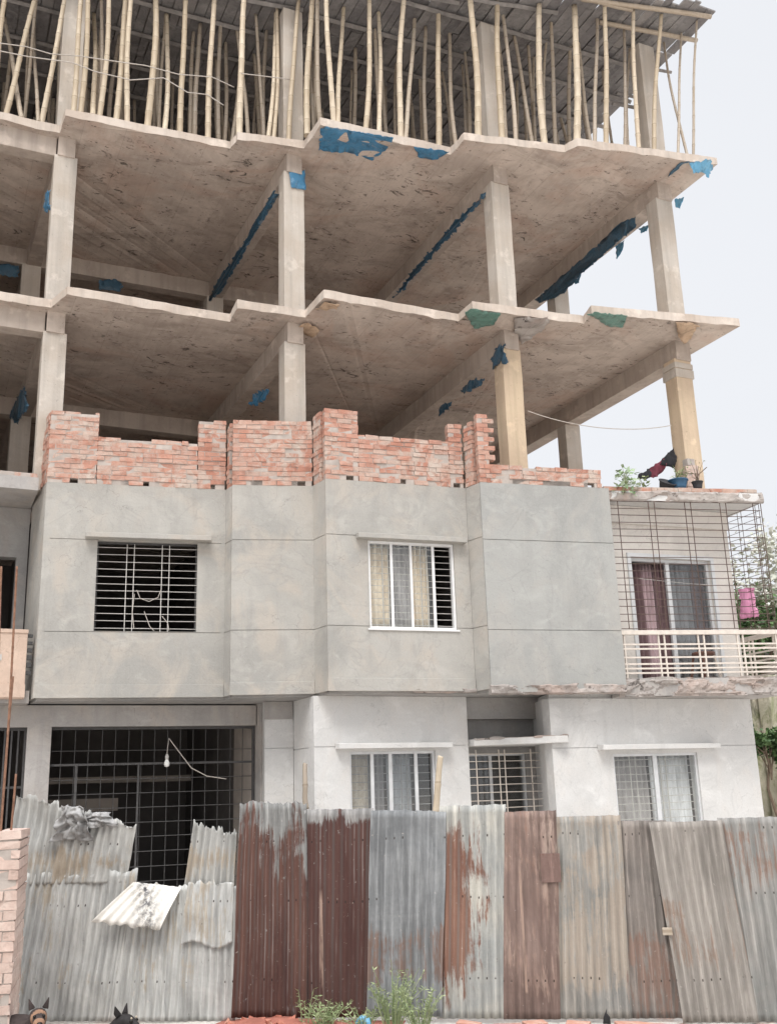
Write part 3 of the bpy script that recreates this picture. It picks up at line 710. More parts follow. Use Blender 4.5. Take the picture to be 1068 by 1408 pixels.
# ---- interior shells (closed rooms behind the windows)
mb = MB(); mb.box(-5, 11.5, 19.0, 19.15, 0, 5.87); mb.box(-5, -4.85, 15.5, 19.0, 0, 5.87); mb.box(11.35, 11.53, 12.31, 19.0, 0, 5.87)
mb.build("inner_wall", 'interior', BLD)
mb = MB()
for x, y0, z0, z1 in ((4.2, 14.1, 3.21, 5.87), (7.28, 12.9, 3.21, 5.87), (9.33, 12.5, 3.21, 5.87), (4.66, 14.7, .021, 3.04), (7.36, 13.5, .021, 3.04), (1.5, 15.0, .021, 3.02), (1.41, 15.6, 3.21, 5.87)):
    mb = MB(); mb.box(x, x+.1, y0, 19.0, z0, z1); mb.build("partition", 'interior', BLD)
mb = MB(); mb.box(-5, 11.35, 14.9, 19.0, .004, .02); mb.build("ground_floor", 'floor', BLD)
# ---- balcony, right
mb = MB(); bs = [fpt(fF, .0, -.02, 0).xy, fpt(fF, 2.72, -.02, 0).xy, (11.95, 13.4), (11.56, 13.4), (11.56, 12.1), (9.25, 12.29)]
mb.prism(bs, 2.975, 3.225); bslab = mb.build("balcony_floor", 'dirtyplaster', BLD)
rough_band(fF, -.01, 2.72, 2.965, 3.227, .012, 'rough_edge', .04, seed=21, t_in=-.03)
mb = MB(); bs2 = [fpt(fF, .0, -.03, 0).xy, fpt(fF, 2.61, -.03, 0).xy, (11.84, 12.30), (11.58, 12.32), (9.25, 12.29)]
mb.prism(bs2, 5.905, 6.05); mb.build("balcony_roof", 'white', BLD)
rough_band(fF, -.02, 2.62, 5.895, 6.05, .0, 'rough_edge', .025, seed=33, t_in=-.04)
DR = (.55, 1.99, 3.235, 5.11)
plaster_wall(fFb, 3.226, 5.90, (), [DR], 'cream')
mb = MB(); mb.fbox(fFb, .02, 2.385, .0006, .07, 5.62, 5.90); mb.build("lintel", 'cream', BLD, bevel=.006)
s0, s1, z0, z1 = DR
mb = MB(); f_ = .05
mb.fbox(fFb, s0-.06, s1+.06, .0006, .03, z1, z1+.06); mb.fbox(fFb, s0-.06, s0, .0006, .03, z0, z1); mb.fbox(fFb, s1, s1+.06, .0006, .03, z0, z1)
mb.fbox(fFb, s0, s1, -.12, -.04, z1-f_, z1-.001); mb.fbox(fFb, s0+.001, s0+f_, -.12, -.04, z0, z1-f_); mb.fbox(fFb, s1-f_, s1-.001, -.12, -.04, z0, z1-f_)
mb.fbox(fFb, .655+s0, .72+s0, -.10, -.05, z0, z1-f_)
dr = mb.build("balcony_door", 'alu', BLD, bevel=.003)
pane(fFb, s0+.72, s1-f_, z0, z1-f_, -.09, dr, 'glass_dark')
curtain(fFb, s0+.05, s0+.30, z0+.02, z1-.05, -.2, 'c_purple', "plum curtain hanging at the left jamb of the balcony door", folds=3)
curtain(fFb, s0+.27, s0+.60, z0+.02, z1-.05, -.25, 'c_pink', "dusty pink curtain between plum drapes in the balcony door", folds=5, amp=.035)
curtain(fFb, s0+.52, s0+.70, z0+.02, z1-.05, -.18, 'c_purple', "plum curtain gathered against the middle frame of the balcony door", folds=2, amp=.04)
curtain(fFb, s0+.75, s0+1.20, z0+.02, z1-.05, -.24, 'c_dim', "grey curtain behind the glass leaf of the balcony door", folds=5)
curtain(fFb, s0+1.18, s0+1.42, z0+.02, z1-.05, -.2, 'c_purple', "plum curtain at the right jamb of the balcony door", folds=3)
# black security grille of thin rods
def rods(fr, s0, s1, z0, z1, n, pairs, mat, r=.0062, t=0.0):
    mb = MB()
    for i in range(n):
        z = z0+(z1-z0)*i/(n-1)+random.uniform(-.006, .006)
        mb.tube([fpt(fr, s0+(s1-s0)*k/4, t+random.uniform(-.004, .004), z+random.uniform(-.004, .004)) for k in range(5)], r, 5)
    for p in pairs:
        mb.tube([fpt(fr, p+random.uniform(-.006, .006), t+.007, z0), fpt(fr, p, t+.007, (z0+z1)/2), fpt(fr, p+random.uniform(-.006, .006), t+.007, z1)], r*1.15, 5)
    return mb
BG = thing("balcony_grille", "dark brown welded rod cage enclosing the cream balcony above its pale railing", "grille", fpt(fF, 1.3, 0, 3.9))
gp = [on(fF, x, 690)[0] for x in (836, 850, 892, 900, 942, 950, 990, 998, 1036, 1046)]
mb = rods(fF, gp[0], 2.57, 3.955, 5.89, 19, gp, 'bar_brown', t=-.05); mb.build("front_bars", 'bar_brown', BG)
sideF = frame(fpt(fF, 2.575, -.06, 0).xy, (11.80, 13.1))
mb = rods(sideF, .02, sideF[3], 3.955, 5.89, 19, [.03, .12, .45, .54, .9, .99, 1.4], 'bar_brown', .0042); mb.build("side_bars", 'bar_brown', BG)
sideL = frame((9.235, 12.25), fpt(fF, gp[0]-.005, -.055, 0).xy)
mb = rods(sideL, 0, sideL[3]-.01, 3.955, 5.89, 19, [.1], 'bar_brown'); mb.build("side_bars", 'bar_brown', BG)
RL = thing("balcony_railing", "cream painted steel railing of flat bars along the balcony edge", "railing", fpt(fF, 1.3, 0, 3.22))
def railing(fr, s0, s1):
    mb = MB(); mb.fbox(fr, s0, s1, -.03, .03, 3.86, 3.925); mb.build("top_rail", 'bar_cream', RL, bevel=.004)
    for z in (3.72, 3.655, 3.53, 3.435, 3.37, 3.305):
        mb = MB(); mb.fbox(fr, s0, s1, -.014, .014, z-.012, z+.012); mb.build("rail", 'bar_cream', RL)
    mb = MB(); k = 0
    n = max(1, int((s1-s0)/.56))
    for i in range(n+1):
        c = s0+.07+(s1-s0-.14)*i/n
        for q in (-.045, .045):
            mb = MB(); mb.fbox(fr, c+q-.011, c+q+.011, -.0125, .0125, 3.215, 3.86); mb.build("baluster", 'bar_cream', RL)
railing(frame(fpt(fF, .04, -.05, 0).xy, fpt(fF, 2.66, -.05, 0).xy), 0, 2.62)
railing(frame(fpt(fF, 2.63, -.09, 0).xy, (11.86, 13.2)), 0.02, 1.8)
# ---- ground floor
fG = frame((8.20, 12.35), (11.70, 12.10)); fGD = frame((4.945, 13.14), (7.27, 13.08)); fGC = frame((4.55, 14.05), (4.95, 13.98))
GX0, GY0, GX1, GY1 = -5.0, 15.10, 4.55, 14.42
fGG = frame((GX0, GY0), (GX1, GY1))
W5 = (.975, 2.425, 1.0, 2.185); W3 = (.51, 1.80, 1.08, 2.30)
plaster_wall(fG, 0, 2.972, (2.28,), [W5], 'white'); plaster_wall(fGD, 0, 3.048, (2.37,), [W3], 'white')
plaster_wall(fGC, 0, 3.048, (2.40,), [], 'white')
mb = MB(); mb.fbox(fGC, -.01, .39, .0006, .035, 2.80, 3.047); mb.build("wall_beam", 'dirtyplaster', BLD, bevel=.006)
flGD = frame((4.952, 13.97), (4.949, 13.345)); plaster_wall(flGD, 0, 3.048, (2.37,), [], 'white', thick=.2)
flGC = frame((4.556, 14.62), (4.554, 14.26)); plaster_wall(flGC, 0, 3.048, (), [], 'dirtyplaster', thick=.1)
fGR = frame((6.9, 13.42), (8.55, 13.30)); W4 = (.40, 1.46, .9, 2.26)
flG = frame((8.52, 13.295), (8.215, 12.555)); plaster_wall(flG, 0, 2.972, (), [], 'white', thick=.12)
mb = MB(); mb.prism([(8.23, 12.39), (11.62, 12.15), (11.62, 13.3), (8.56, 13.3)], 2.965, 3.04); mb.build("soffit", 'white', BLD)
plaster_wall(fGR, 0, 3.048, (), [W4], 'greyshade')
mb = MB(); mb.fbox(fGR, .2, 1.60, .0006, .25, 2.74, 3.047); mb.build("wall_beam", 'greyshade', BLD)
mb = MB(); mb.prism([(7.29, 12.95), (8.36, 12.17), (8.38, 12.322), (8.19, 12.34), (8.50, 13.28), (7.29, 13.37)], 2.35, 2.445)
mb.build("sunshade", 'white', BLD, bevel=.008)
rough_band(frame((7.29, 12.945), (8.36, 12.165)), .0, 1.32, 2.425, 2.462, .006, 'rough_edge', .02, seed=44, t_in=-.2)
shade(fGD, .30, 2.0, 2.335, 2.405, .16, 'white'); shade(fG, .73, 2.74, 2.24, 2.31, .16, 'white')
# W3 four-light window
s0, s1, z0, z1 = W3
wi = win(fGD, W3, [(s0+.34, .05, .02), (s0+.62, .055, 0), (s0+1.0, .05, .02)], 'alu', t=-.07)
for a, b, tt in ((.035, .315, -.06), (.365, .592, -.075), (.648, .975, -.06), (1.025, 1.215, -.075)): pane(fGD, s0+a, s0+b, z0+.035, z1-.035, tt, wi, 'glass_dark')
grille(fGD, s0+.03, s1-.03, z0+.02, z1-.03, 11, (s0+.42, s0+.86), -.14, 'bar_white', wi, .09)
curtain(fGD, s0+.02, s0+.33, z0+.02, z1-.03, -.18, 'c_cream', "beige curtain in the leftmost light of the ground floor window with bamboo stake", folds=3)
curtain(fGD, s0+.36, s0+.60, z0+.02, z1-.03, -.26, 'c_dim', "dim grey curtain in the second light of the ground floor window with bamboo stake", folds=3)
curtain(fGD, s0+.64, s0+1.0, z0+.02, z1-.03, -.25, 'c_grey', "pale grey curtain in the widest light of the ground floor window with bamboo stake", folds=4)
# W4 barred recess window
s0, s1, z0, z1 = W4
wi = win(fGR, W4, [(s0+.5, .05, .0)], 'alu', t=-.06); pane(fGR, s0+.035, s1-.035, z0+.035, z1-.035, -.07, wi, 'glass_dark')
cage = frame((7.28, 13.12), (8.42, 12.98))
grille(cage, 0.0, cage[3], .9, 2.30, 13, (.52,), 0, 'bar_cream', wi, .09, .006, single=(.12, .98))
# W5 sliding window
s0, s1, z0, z1 = W5
wi = win(fG, W5, [(s0+.72, .07, .02)], 'alu', t=-.06)
pane(fG, s0+.035, s0+.69, z0+.035, z1-.035, -.05, wi); pane(fG, s0+.755, s1-.035, z0+.035, z1-.035, -.07, wi)
grille(fG, s0+.03, s1-.03, z0+.02, z1-.03, 11, (s0+.40, s0+.92), -.13, 'bar_white', wi, .1)
curtain(fG, s0+.02, s0+.70, z0+.02, z1-.03, -.25, 'c_dim', "dim grey curtain in the left half of the right ground floor window", folds=7)
curtain(fG, s0+.74, s1-.03, z0+.02, z1-.03, -.22, 'c_grey', "bright pale curtain in the right half of the right ground floor window", folds=7)
# garage front
gs = lambda x: (Vector((x, GY0+(GY1-GY0)*(x-GX0)/(GX1-GX0)))-fGG[0]).dot(fGG[1])
plaster_wall(fGG, 0, 3.028, (), [(gs(1.74), gs(4.6), 0, 2.745), (gs(-1.8), gs(1.43), .4, 2.74)], 'dirtyplaster', s1=fGG[3]-.01)
GT = MB(); a, b = gs(1.74)+.003, gs(4.54)-.003
def bar(mb, s0, s1, z0, z1, t=-.1, r=.012): mb.fbox(fGG, s0, s1, t-r, t+r, z0, z1)
bar(GT, a, b, 2.705, 2.74); bar(GT, b-.035, b, .02, 2.705); bar(GT, a, b-.036, 2.225, 2.255); bar(GT, a+.33, a+.365, .02, 2.225); bar(GT, a+.366, b-.04, .02, .05); bar(GT, a+1.16, a+1.185, .051, 2.224)
gate = GT.build("garage_gate", 'bar_grey', BLD)
gm = MB(); x = a+.14
while x < b-.05:
    gm.tube([fpt(fGG, x, -.11, .03), fpt(fGG, x+random.uniform(-.004, .004), -.11, 1.2), fpt(fGG, x, -.11, 2.72)], .0055, 4); x += .178
for i in range(13): gm.tube([fpt(fGG, a, -.10, .12+i*.192), fpt(fGG, b, -.10, .12+i*.192+random.uniform(-.006, .006))], .0055, 4)
gm.build("mesh_bars", 'bar_grey', gate)
wg = MB(); x0, x1 = gs(-1.8)+.003, gs(1.43)-.003
wg.fbox(fGG, x0, x1, -.12, -.08, 2.70, 2.737); wg.fbox(fGG, x0, x1, -.12, -.08, .403, .44); wg.fbox(fGG, x1-.03, x1, -.12, -.08, .44, 2.70)
for z in (1.1, 1.95): wg.fbox(fGG, x0, x1-.03, -.105, -.095, z, z+.03)
wg = wg.build("window", 'bar_grey', BLD)
gb = MB(); x = x1-.1
while x > x0: gb.fbox(fGG, x-.011, x+.011, -.094, -.072, .44, 2.70); x -= .085
gb.build("grille", 'bar_grey', wg)
# inside the garage: paler right-hand wall, far door
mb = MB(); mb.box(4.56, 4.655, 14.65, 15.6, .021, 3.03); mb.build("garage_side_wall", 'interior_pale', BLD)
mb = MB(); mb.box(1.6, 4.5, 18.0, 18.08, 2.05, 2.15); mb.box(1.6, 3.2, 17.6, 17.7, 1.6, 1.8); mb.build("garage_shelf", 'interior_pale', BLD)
# ------------------------------------------------------------------ timber formwork of the next slab, on bamboo props
ZD = 14.80
FW = thing("slab_formwork", "weathered timber plank formwork deck carried on bamboo props above the topmost concrete slab", "formwork", (6, 16, ZD))
mb = MB()
def front3(x):
    pts = [(-5, 14.47), (1.34, 14.47), (1.36, 14.01), (3.89, 13.86), (3.92, 13.57), (4.98, 13.39), (5.01, 12.74), (7.25, 12.65), (7.27, 12.23), (8.97, 11.89), (9.06, 11.66), (12.5, 11.03)]
    for (a, b) in zip(pts, pts[1:]):
        if a[0] <= x <= b[0]: return a[1]+(b[1]-a[1])*(x-a[0])/(b[0]-a[0])
    return 14.47 if x < 0 else 11.03-(x-12.5)*.18
x = -5.0
while x < 11.70:
    wd = random.uniform(.12, .21); y = front3(x)-.22+random.uniform(-.12, .1); 
    while y < 23.6:
        L = random.uniform(1.1, 2.3); sk = random.uniform(-.02, .02); dz = random.uniform(0, .035)
        y1 = y+L
        mb.add([(x+sk, y, ZD+dz), (x+wd-.012+sk, y, ZD+dz+random.uniform(-.006, .006)), (x+wd-.012-sk, y1, ZD+dz), (x-sk, y1, ZD+dz),
                (x+sk, y, ZD+dz+.028), (x+wd-.012+sk, y, ZD+dz+.028), (x+wd-.012-sk, y1, ZD+dz+.028), (x-sk, y1, ZD+dz+.028)],
               [(0,3,2,1), (4,5,6,7), (0,1,5,4), (1,2,6,5), (2,3,7,6), (3,0,4,7)])
        y = y1+random.uniform(0, .03)
    x += wd
mb.build("deck_boards", 'plank', FW)
mb = MB(); mb.prism([(-5, 14.6), (1.3, 14.6), (1.4, 14.1), (3.9, 14.0), (5.0, 13.5), (5.1, 12.9), (7.2, 12.8), (7.3, 12.4), (9.0, 12.0), (11.55, 11.5), (11.55, 23.5), (-5, 23.5)], ZD+.07, ZD+.11)
mb.build("deck_sheeting", 'timber', FW)
def ledger(p, q, r, mat='timber', sq=False, name="ledger"):
    m = MB(); p, q = Vector(p), Vector(q)
    n = 6; m.tube([p+(q-p)*k/n+Vector((0, 0, random.uniform(-.012, .012))) for k in range(n+1)], r, 4 if sq else 7)
    return m.build(name, mat, FW, smooth=not sq)
# ledgers carried by the props, running along the facade
for (x0, x1, off) in ((-4.6, 1.5, .35), (1.2, 5.1, .3), (4.8, 7.5, .3), (7.0, 9.2, .25)):
    ledger((x0, front3(x0+.3)+off, ZD-.05), (x1, front3(x1-.2)+off, ZD-.04), .045, 'timber', True)
for (p, q) in (((9.4, 11.62, ZD-.06), (11.75, 11.08, ZD-.06)), ((8.6, 11.7, ZD-.055), (10.35, 11.48, ZD-.055)), ((10.0, 11.95, ZD-.06), (11.9, 11.62, ZD-.09))): ledger(p, q, .042, 'bamboo_old')
for k in range(12):
    y = 12.8+k*.85; x0 = -4.8 if y > 14.6 else (5.2 if y < 14 else 1.6)
    ledger((x0, y+.1, ZD-.055), (11.85+random.uniform(-.1, .15), y-.15, ZD-.055), random.uniform(.04, .05), 'timber', True)
for (y, dz, x0, x1) in ((12.5, .12, 11.3, 12.0), (13.1, .3, 11.25, 12.0), (13.25, .42, 11.0, 11.9), (12.9, .75, 10.95, 11.65)): ledger((x0, y+.05, ZD-dz), (x1, y-.05, ZD-dz), .035, 'timber', True)

def bamboo(p0, p1, r=.038, mat='bamboo', mid=None, label=None, group=None, name="bamboo_prop"):
    """culm with swollen nodes and a slight wander, base to top"""
    p0, p1 = Vector(p0), Vector(p1); L = (p1-p0).length
    ax = (p1-p0).normalized(); e1 = ax.cross(Vector((.2, 1, .1))).normalized(); e2 = ax.cross(e1)
    a1, a2, ph = random.uniform(-.05, .05), random.uniform(-.04, .04), random.uniform(0, 6)
    pts = []; rs = []; seg = .29; z = 0.0
    def at(u):
        b = math.sin(u*math.pi)
        p = p0+(p1-p0)*u+e1*(a1*b+.006*math.sin(u*8+ph))+e2*(a2*b)
        if mid is not None: p = p+(Vector(mid)-(p0+p1)/2)*b
        return p
    rr = lambda u: r*(1.08-.25*u)
    while z < L:
        for dz, k in ((0, 1.13), (.022, 1.0), (.14, .97), (.265, 1.0)):
            if z+dz < L: pts.append(at((z+dz)/L)); rs.append(rr((z+dz)/L)*k)
        z += seg
    pts.append(p1); rs.append(rr(1))
    mb = MB(); mb.tube(pts, rs, 8)
    o = mb.build(name, mat, None, True, origin=p0)
    return tag(o, label, "bamboo prop", group)
BAYS = [(-9, 1.34, "far left bay"), (1.34, 3.9, "wide left bay"), (3.9, 5.0, "narrow second-column bay"), (5.0, 7.26, "blue-patched bay"), (7.26, 9.02, "bay left of the corner"), (9.02, 13, "right corner bay")]
ORD = ["first", "second", "third", "fourth", "fifth", "sixth", "seventh", "eighth", "ninth", "tenth", "eleventh", "twelfth", "thirteenth", "fourteenth", "fifteenth", "sixteenth", "seventeenth", "eighteenth", "nineteenth", "twentieth", "twenty-first", "twenty-second", "twenty-third", "twenty-fourth", "twenty-fifth", "twenty-sixth", "twenty-seventh", "twenty-eighth", "twenty-ninth", "thirtieth"]
# (base px, top px, culm px width, [extra depth]) surveyed culms
PROPS = [((-8, 154), (10, 0), 7), ((29, 157), (7, 25), 6), ((10, 153), (48, 0), 7), ((53, 160), (47, 30), 5), ((60, 161), (90, 0), 7), ((81, 164), (85, 45), 6), ((102, 147), (112, 0), 7), ((112, 150), (120, 0), 7),
 ((119, 151), (122, 56), 5), ((128, 153), (130, 20), 7), ((138, 154), (148, 2), 7), ((153, 157), (164, 50), 6), ((161, 160), (173, 0), 8), ((170, 161), (176, 70), 5), ((175, 162), (181, 4), 7), ((203, 167), (213, 0), 9),
 ((220, 171), (217, 45), 6), ((227, 172), (229, 20), 7), ((248, 178), (256, 0), 8), ((262, 180), (266, 45), 6), ((268, 180), (275, 34), 7), ((286, 184), (295, 0), 8), ((302, 187), (297, 80), 5), ((308, 189), (311, 60), 6),
 ((320, 188), (333, 60), 6), ((330, 175), (336, 0), 9), ((339, 175), (326, 40), 6), ((350, 173), (355, 90), 4), ((364, 178), (366, 43), 6), ((370, 180), (379, 18), 6), ((377, 181), (381, 12), 6), ((398, 184), (411, 0), 7), ((422, 186), (430, 0), 9), ((431, 166), (425, 45), 6),
 ((459, 161), (450, 0), 8), ((465, 161), (473, 11), 7), ((485, 165), (484, 97), 4), ((503, 169), (507, 0), 8), ((509, 172), (507, 110), 5), ((521, 175), (521, 18), 7), ((532, 176), (522, 60), 6), ((544, 177), (544, 88), 5), ((551, 180), (555, 0), 9, 6), ((558, 181), (570, 27), 7), ((567, 184), (563, 120), 5), ((586, 188), (580, 108), 6), ((603, 191), (602, 0), 9), ((617, 195), (608, 100), 5), ((627, 191), (618, 47), 7), ((636, 178), (635, 90), 5),
 ((657, 180), (646, 0), 11), ((690, 185), (683, 0), 10), ((708, 187), (691, 22), 7), ((711, 187), (711, 112), 5), ((729, 190), (706, 47), 7), ((736, 191), (733, 79), 5), ((748, 192), (741, 7), 11), ((752, 190), (751, 56), 5), ((770, 194), (758, 126), 5),
 ((793, 187), (789, 0), 12), ((804, 186), (795, 120), 5), ((811, 187), (795, 60), 6), ((817, 187), (821, 27), 7), ((833, 190), (831, 4), 9), ((858, 194), (857, 40), 6), ((864, 194), (865, 67), 5), ((878, 197), (870, 5), 8), ((899, 200), (909, 19), 8), ((932, 204), (936, 46), 5), ((943, 206), (915, 73), 5), ((953, 206), (957, 27), 5)]
cnt = {}
def through(px0, px1, Y0, Y1):
    """base and head on two sight lines at depths Y0, Y1, run on to slab and deck"""
    A, B = aty(*px0, Y0), aty(*px1, Y1); d = B-A
    return A+d*((11.932-A.z)/d.z), A+d*((ZD-.01-A.z)/d.z)
rows = []
for pr in PROPS:
    (b, tp, wpx) = pr[:3]
    Y0 = 15.0
    for _ in range(60):                       # walk in towards the slab edge until the culm stands just behind it
        P = aty(*b, Y0)
        if front3(P.x)+.14 >= Y0: break
        Y0 -= .06
    if tp[1] <= 5: Y1 = Y0+random.uniform(-.05, .12)
    else:
        Y1 = min(max(atz(*tp, ZD-.02).y, Y0-.1), 19 if b[0] < 925 else Y0+.5); Y0 = max(Y0, Y1-.25) if tp[1] > 30 and b[0] < 925 else Y0
    a, c = through(b, tp, Y0, Y1)
    rows.append((a, c, wpx, tp[1], Y0))
rows.sort(key=lambda q: q[0].x/q[0].y)
for (a, c, wpx, ty, Y0) in rows:
    bay = ([q for q in BAYS if q[0] <= a.x < q[1]] or [BAYS[0] if a.x < 0 else BAYS[-1]])[0][2]; cnt[bay] = cnt.get(bay, 0)+1
    k = cnt[bay]-1; lean = c.x-a.x
    ad = "thick pale" if wpx >= 9 else ("pale" if wpx >= 7 else "slim weathered")
    ln = "leaning right" if lean > .35 else ("leaning left" if lean < -.35 else "upright")
    bamboo(a, c, wpx*.5*Y0/1400*1.16, 'bamboo' if ty < 22 else 'bamboo_old', None,
           f"{ad} {ln} bamboo prop, {ORD[k]} from left over the {bay}", "bamboo props along the open slab edge")
# rows of props deeper under the deck
nb = 0
for yy in [-.8, -1.5, -2.3, -3.1, 17.1, 18.0, 19.0, 20.0, 21.0, 22.0]:
    x = (-4.4 if yy > 0 else -.6)+random.uniform(0, .5); off_ = yy
    while x < 11.3:
        yy = off_ if off_ > 0 else front3(x)-off_
        if nb < 150 and not (x > 9.6 and random.random() < .6):
            bx, tx = x, x+random.uniform(-.25, .25)
            bamboo((bx, yy+random.uniform(-.3, .3), 11.932), (tx, yy+random.uniform(-.3, .3), ZD-.01), random.uniform(.028, .04), 'bamboo_old', None,
                   "grey bamboo prop standing in the shade deep under the plank deck", "bamboo props deep under the deck"); nb += 1
        x += random.uniform(.65, 1.15)

# wires strung between the props
def cable(name, label, pts, r=.008, mat='wire', cat="wire", sag=0.0):
    P = []; pts = [Vector(p) for p in pts]
    for a, b in zip(pts, pts[1:]):
        for k in range(6):
            u = k/6; P.append(a+(b-a)*u-Vector((0, 0, sag*4*u*(1-u))))
    P.append(pts[-1]); m = MB(); m.tube(P, r, 5)
    return tag(m.build(name, mat, None, True, origin=P[0]), label, cat)
Yw = lambda x: 14.0 if x < 95 else 13.75
cable("tie_wire", "upper pale cable strung across the bamboo props at the top left", [aty(x, y, 14.35 if x < 90 else 13.9) for x, y in ((-10, 58), (36, 64), (70, 74), (110, 77), (150, 83), (200, 90), (245, 102), (292, 106), (322, 120))], .009)
cable("tie_wire", "lower pale cable strung across the bamboo props at the top left", [aty(x, y, 14.35 if x < 90 else 13.9) for x, y in ((-10, 68), (40, 78), (100, 86), (130, 98), (180, 110), (225, 107), (258, 127), (285, 130), (308, 145))], .009)
cable("tie_wire", "short pale cable tied between props and the second column at the top", [aty(x, y, 13.6) for x, y in ((332, 101), (365, 105), (400, 109))], .009)
cable("slack_wire", "thin slack wire hanging between the two buff columns above the balcony", [aty(725, 565, 12.6), aty(790, 583, 12.3), aty(860, 590, 12.2), aty(922, 585, 12.0)], .007, sag=.02)

# ------------------------------------------------------------------ polythene and paper left on the concrete
def scrap(name, label, cat, pts3, mat, nrm=(0, 0, -1), rag=.012, crumple=.012, off=.006, th=.002, group=None, seed=0):
    """thin ragged sheet with real corners pts3, crumpled, hanging off the surface by a few mm"""
    nrm = Vector(nrm); P = [Vector(p) for p in pts3]; Q = []
    for i in range(len(P)):
        a, b = P[i], P[(i+1) % len(P)]; n = max(1, int((b-a).length/.035))
        for k in range(n):
            p = a+(b-a)*k/n
            if k: p = p+Vector((random.uniform(-1, 1), random.uniform(-1, 1), random.uniform(-1, 1)))*rag
            Q.append(p)
    bm = bmesh.new(); vs = [bm.verts.new(q) for q in Q]; es = [bm.edges.new((vs[i], vs[(i+1) % len(vs)])) for i in range(len(vs))]
    bmesh.ops.triangle_fill(bm, edges=es, use_beauty=True)
    bmesh.ops.subdivide_edges(bm, edges=bm.edges[:], cuts=2, use_grid_fill=False)
    bmesh.ops.triangulate(bm, faces=bm.faces[:])
    for v in bm.verts:
        q = v.co*6+Vector((seed, 0, 0)); v.co += nrm*(off+crumple*(mnoise.fractal(q, 1, 2, 3)+.7))
    c = sum(P, Vector())/len(P)
    for v in bm.verts: v.co -= c
    me = bpy.data.meshes.new(name); bm.to_mesh(me); bm.free()
    for p in me.polygons: p.use_smooth = True
    me.materials.append(MT[mat]); o = bpy.data.objects.new(name, me); COL.objects.link(o); o.location = c
    sm = o.modifiers.new("thick", 'SOLIDIFY'); sm.thickness = th
    return tag(o, label, cat, group)
U3, U2 = 11.79, 8.79
def under(pp, z): return [atz(x, y, z) for x, y in pp]
scrap("plastic_sheet", "large dark blue plastic sheet stuck under the edge of the topmost slab", "plastic sheet", under(((441, 176), (448, 173), (541, 188), (537, 200), (512, 220), (480, 209), (438, 206)), U3), 'blue', seed=1)
scrap("plastic_sheet", "small dark blue plastic patch under the topmost slab near the step", "plastic sheet", under(((568, 201), (618, 207), (600, 219), (576, 216)), U3), 'blue', seed=2)
scrap("plastic_sheet", "navy plastic strip under the right corner of the topmost slab", "plastic sheet", under(((948, 221), (938, 225), (917, 243), (920, 236), (936, 222)), U3), 'blue_dark', seed=3)
P = under(((944, 224), (974, 221)), U3); P2 = [aty(x, y, P[0].y) for x, y in ((979, 232), (972, 246), (962, 238), (952, 240))]
scrap("plastic_sheet", "bright blue ragged plastic hanging from the right corner of the topmost slab", "plastic sheet", [P[0], P[1]]+P2, 'blue_bright', (-.3, -1, 0), .02, .03, seed=4)
scrap("plastic_sheet", "blue plastic wrapped round the head of the second column", "plastic sheet", [aty(x, y, 13.65) for x, y in ((397, 236), (419, 234), (420, 262), (400, 258))], 'blue', (0, -1, 0), .006, .006, .004, seed=5)
# along the flank of the right-hand beam (its left face, x about 10.93)
def atx(x, y, X): d = ray(x, y); return CO + d*(X/d.x)
scrap("plastic_sheet", "long navy plastic sheet stuck along the right-hand beam of the upper open storey", "plastic sheet", [atx(x, y, 10.915) for x, y in ((874, 298), (874, 313), (846, 336), (800, 376), (776, 404), (742, 417), (735, 413), (776, 378), (824, 335), (852, 308))], 'blue_dark', (-1, 0, 0), .02, .01, .006, seed=6)
for i, (pp, lb) in enumerate(((((845, 352), (858, 343), (855, 358), (848, 370)), "small bright blue rag of plastic dangling under the right beam, middle one"), (((876, 322), (893, 317), (888, 326), (880, 329)), "small bright blue rag of plastic dangling beside the right column head"), (((925, 266), (938, 263), (932, 279), (926, 277)), "small blue rag of plastic right of the right column head"), (((789, 404), (799, 398), (796, 410), (790, 413)), "small bright blue rag of plastic at the far low end of the right beam"))):
    Q = [atx(x, y, 11.235) for x, y in pp]; zt = max(q.z for q in Q); Q = [q+Vector((0, 0, 11.50-zt)) for q in Q]
    scrap("plastic_rag", lb, "plastic rag", Q, 'blue_bright', (1, -.3, 0), .012, .015, seed=10+i)
# streaks of dark film where beams meet the slab
def beam_film(lbl, X, pp, mat='blue_dark', seed=0): scrap("plastic_strip", lbl, "plastic strip", [atx(x, y, X) for x, y in pp], mat, (-1, 0, 0), .034, .016, .004, seed=seed)
beam_film("dark blue film streaked along the second-column beam of the upper open storey", 4.70, ((378, 262), (383, 268), (366, 296), (330, 360), (303, 404), (288, 414), (300, 388), (338, 332)), seed=20)
beam_film("dark film streaked along the third-column beam of the upper open storey", 8.00, ((668, 264), (668, 272), (634, 310), (590, 358), (552, 402), (540, 410), (566, 376), (622, 310)), seed=21)
beam_film("blue film on the beam beside the far left column, upper open storey", 1.20, ((70, 264), (70, 288), (62, 290), (65, 266)), 'blue', seed=22)
beam_film("ragged navy film around the third column beam, lower open storey", 8.00, ((696, 474), (697, 500), (688, 498), (680, 508), (676, 492), (684, 478)), seed=23)
beam_film("torn navy film halfway along the third-column beam, lower open storey", 8.00, ((667, 520), (662, 531), (640, 540), (634, 536), (648, 523)), seed=24)
beam_film("torn navy film at the far end of the third-column beam, lower open storey", 8.00, ((622, 552), (618, 564), (604, 571), (606, 560)), seed=25)
beam_film("dark blue film beside the second column beam, lower open storey", 4.70, ((372, 534), (366, 548), (348, 560), (344, 556), (356, 538)), 'blue', seed=26)
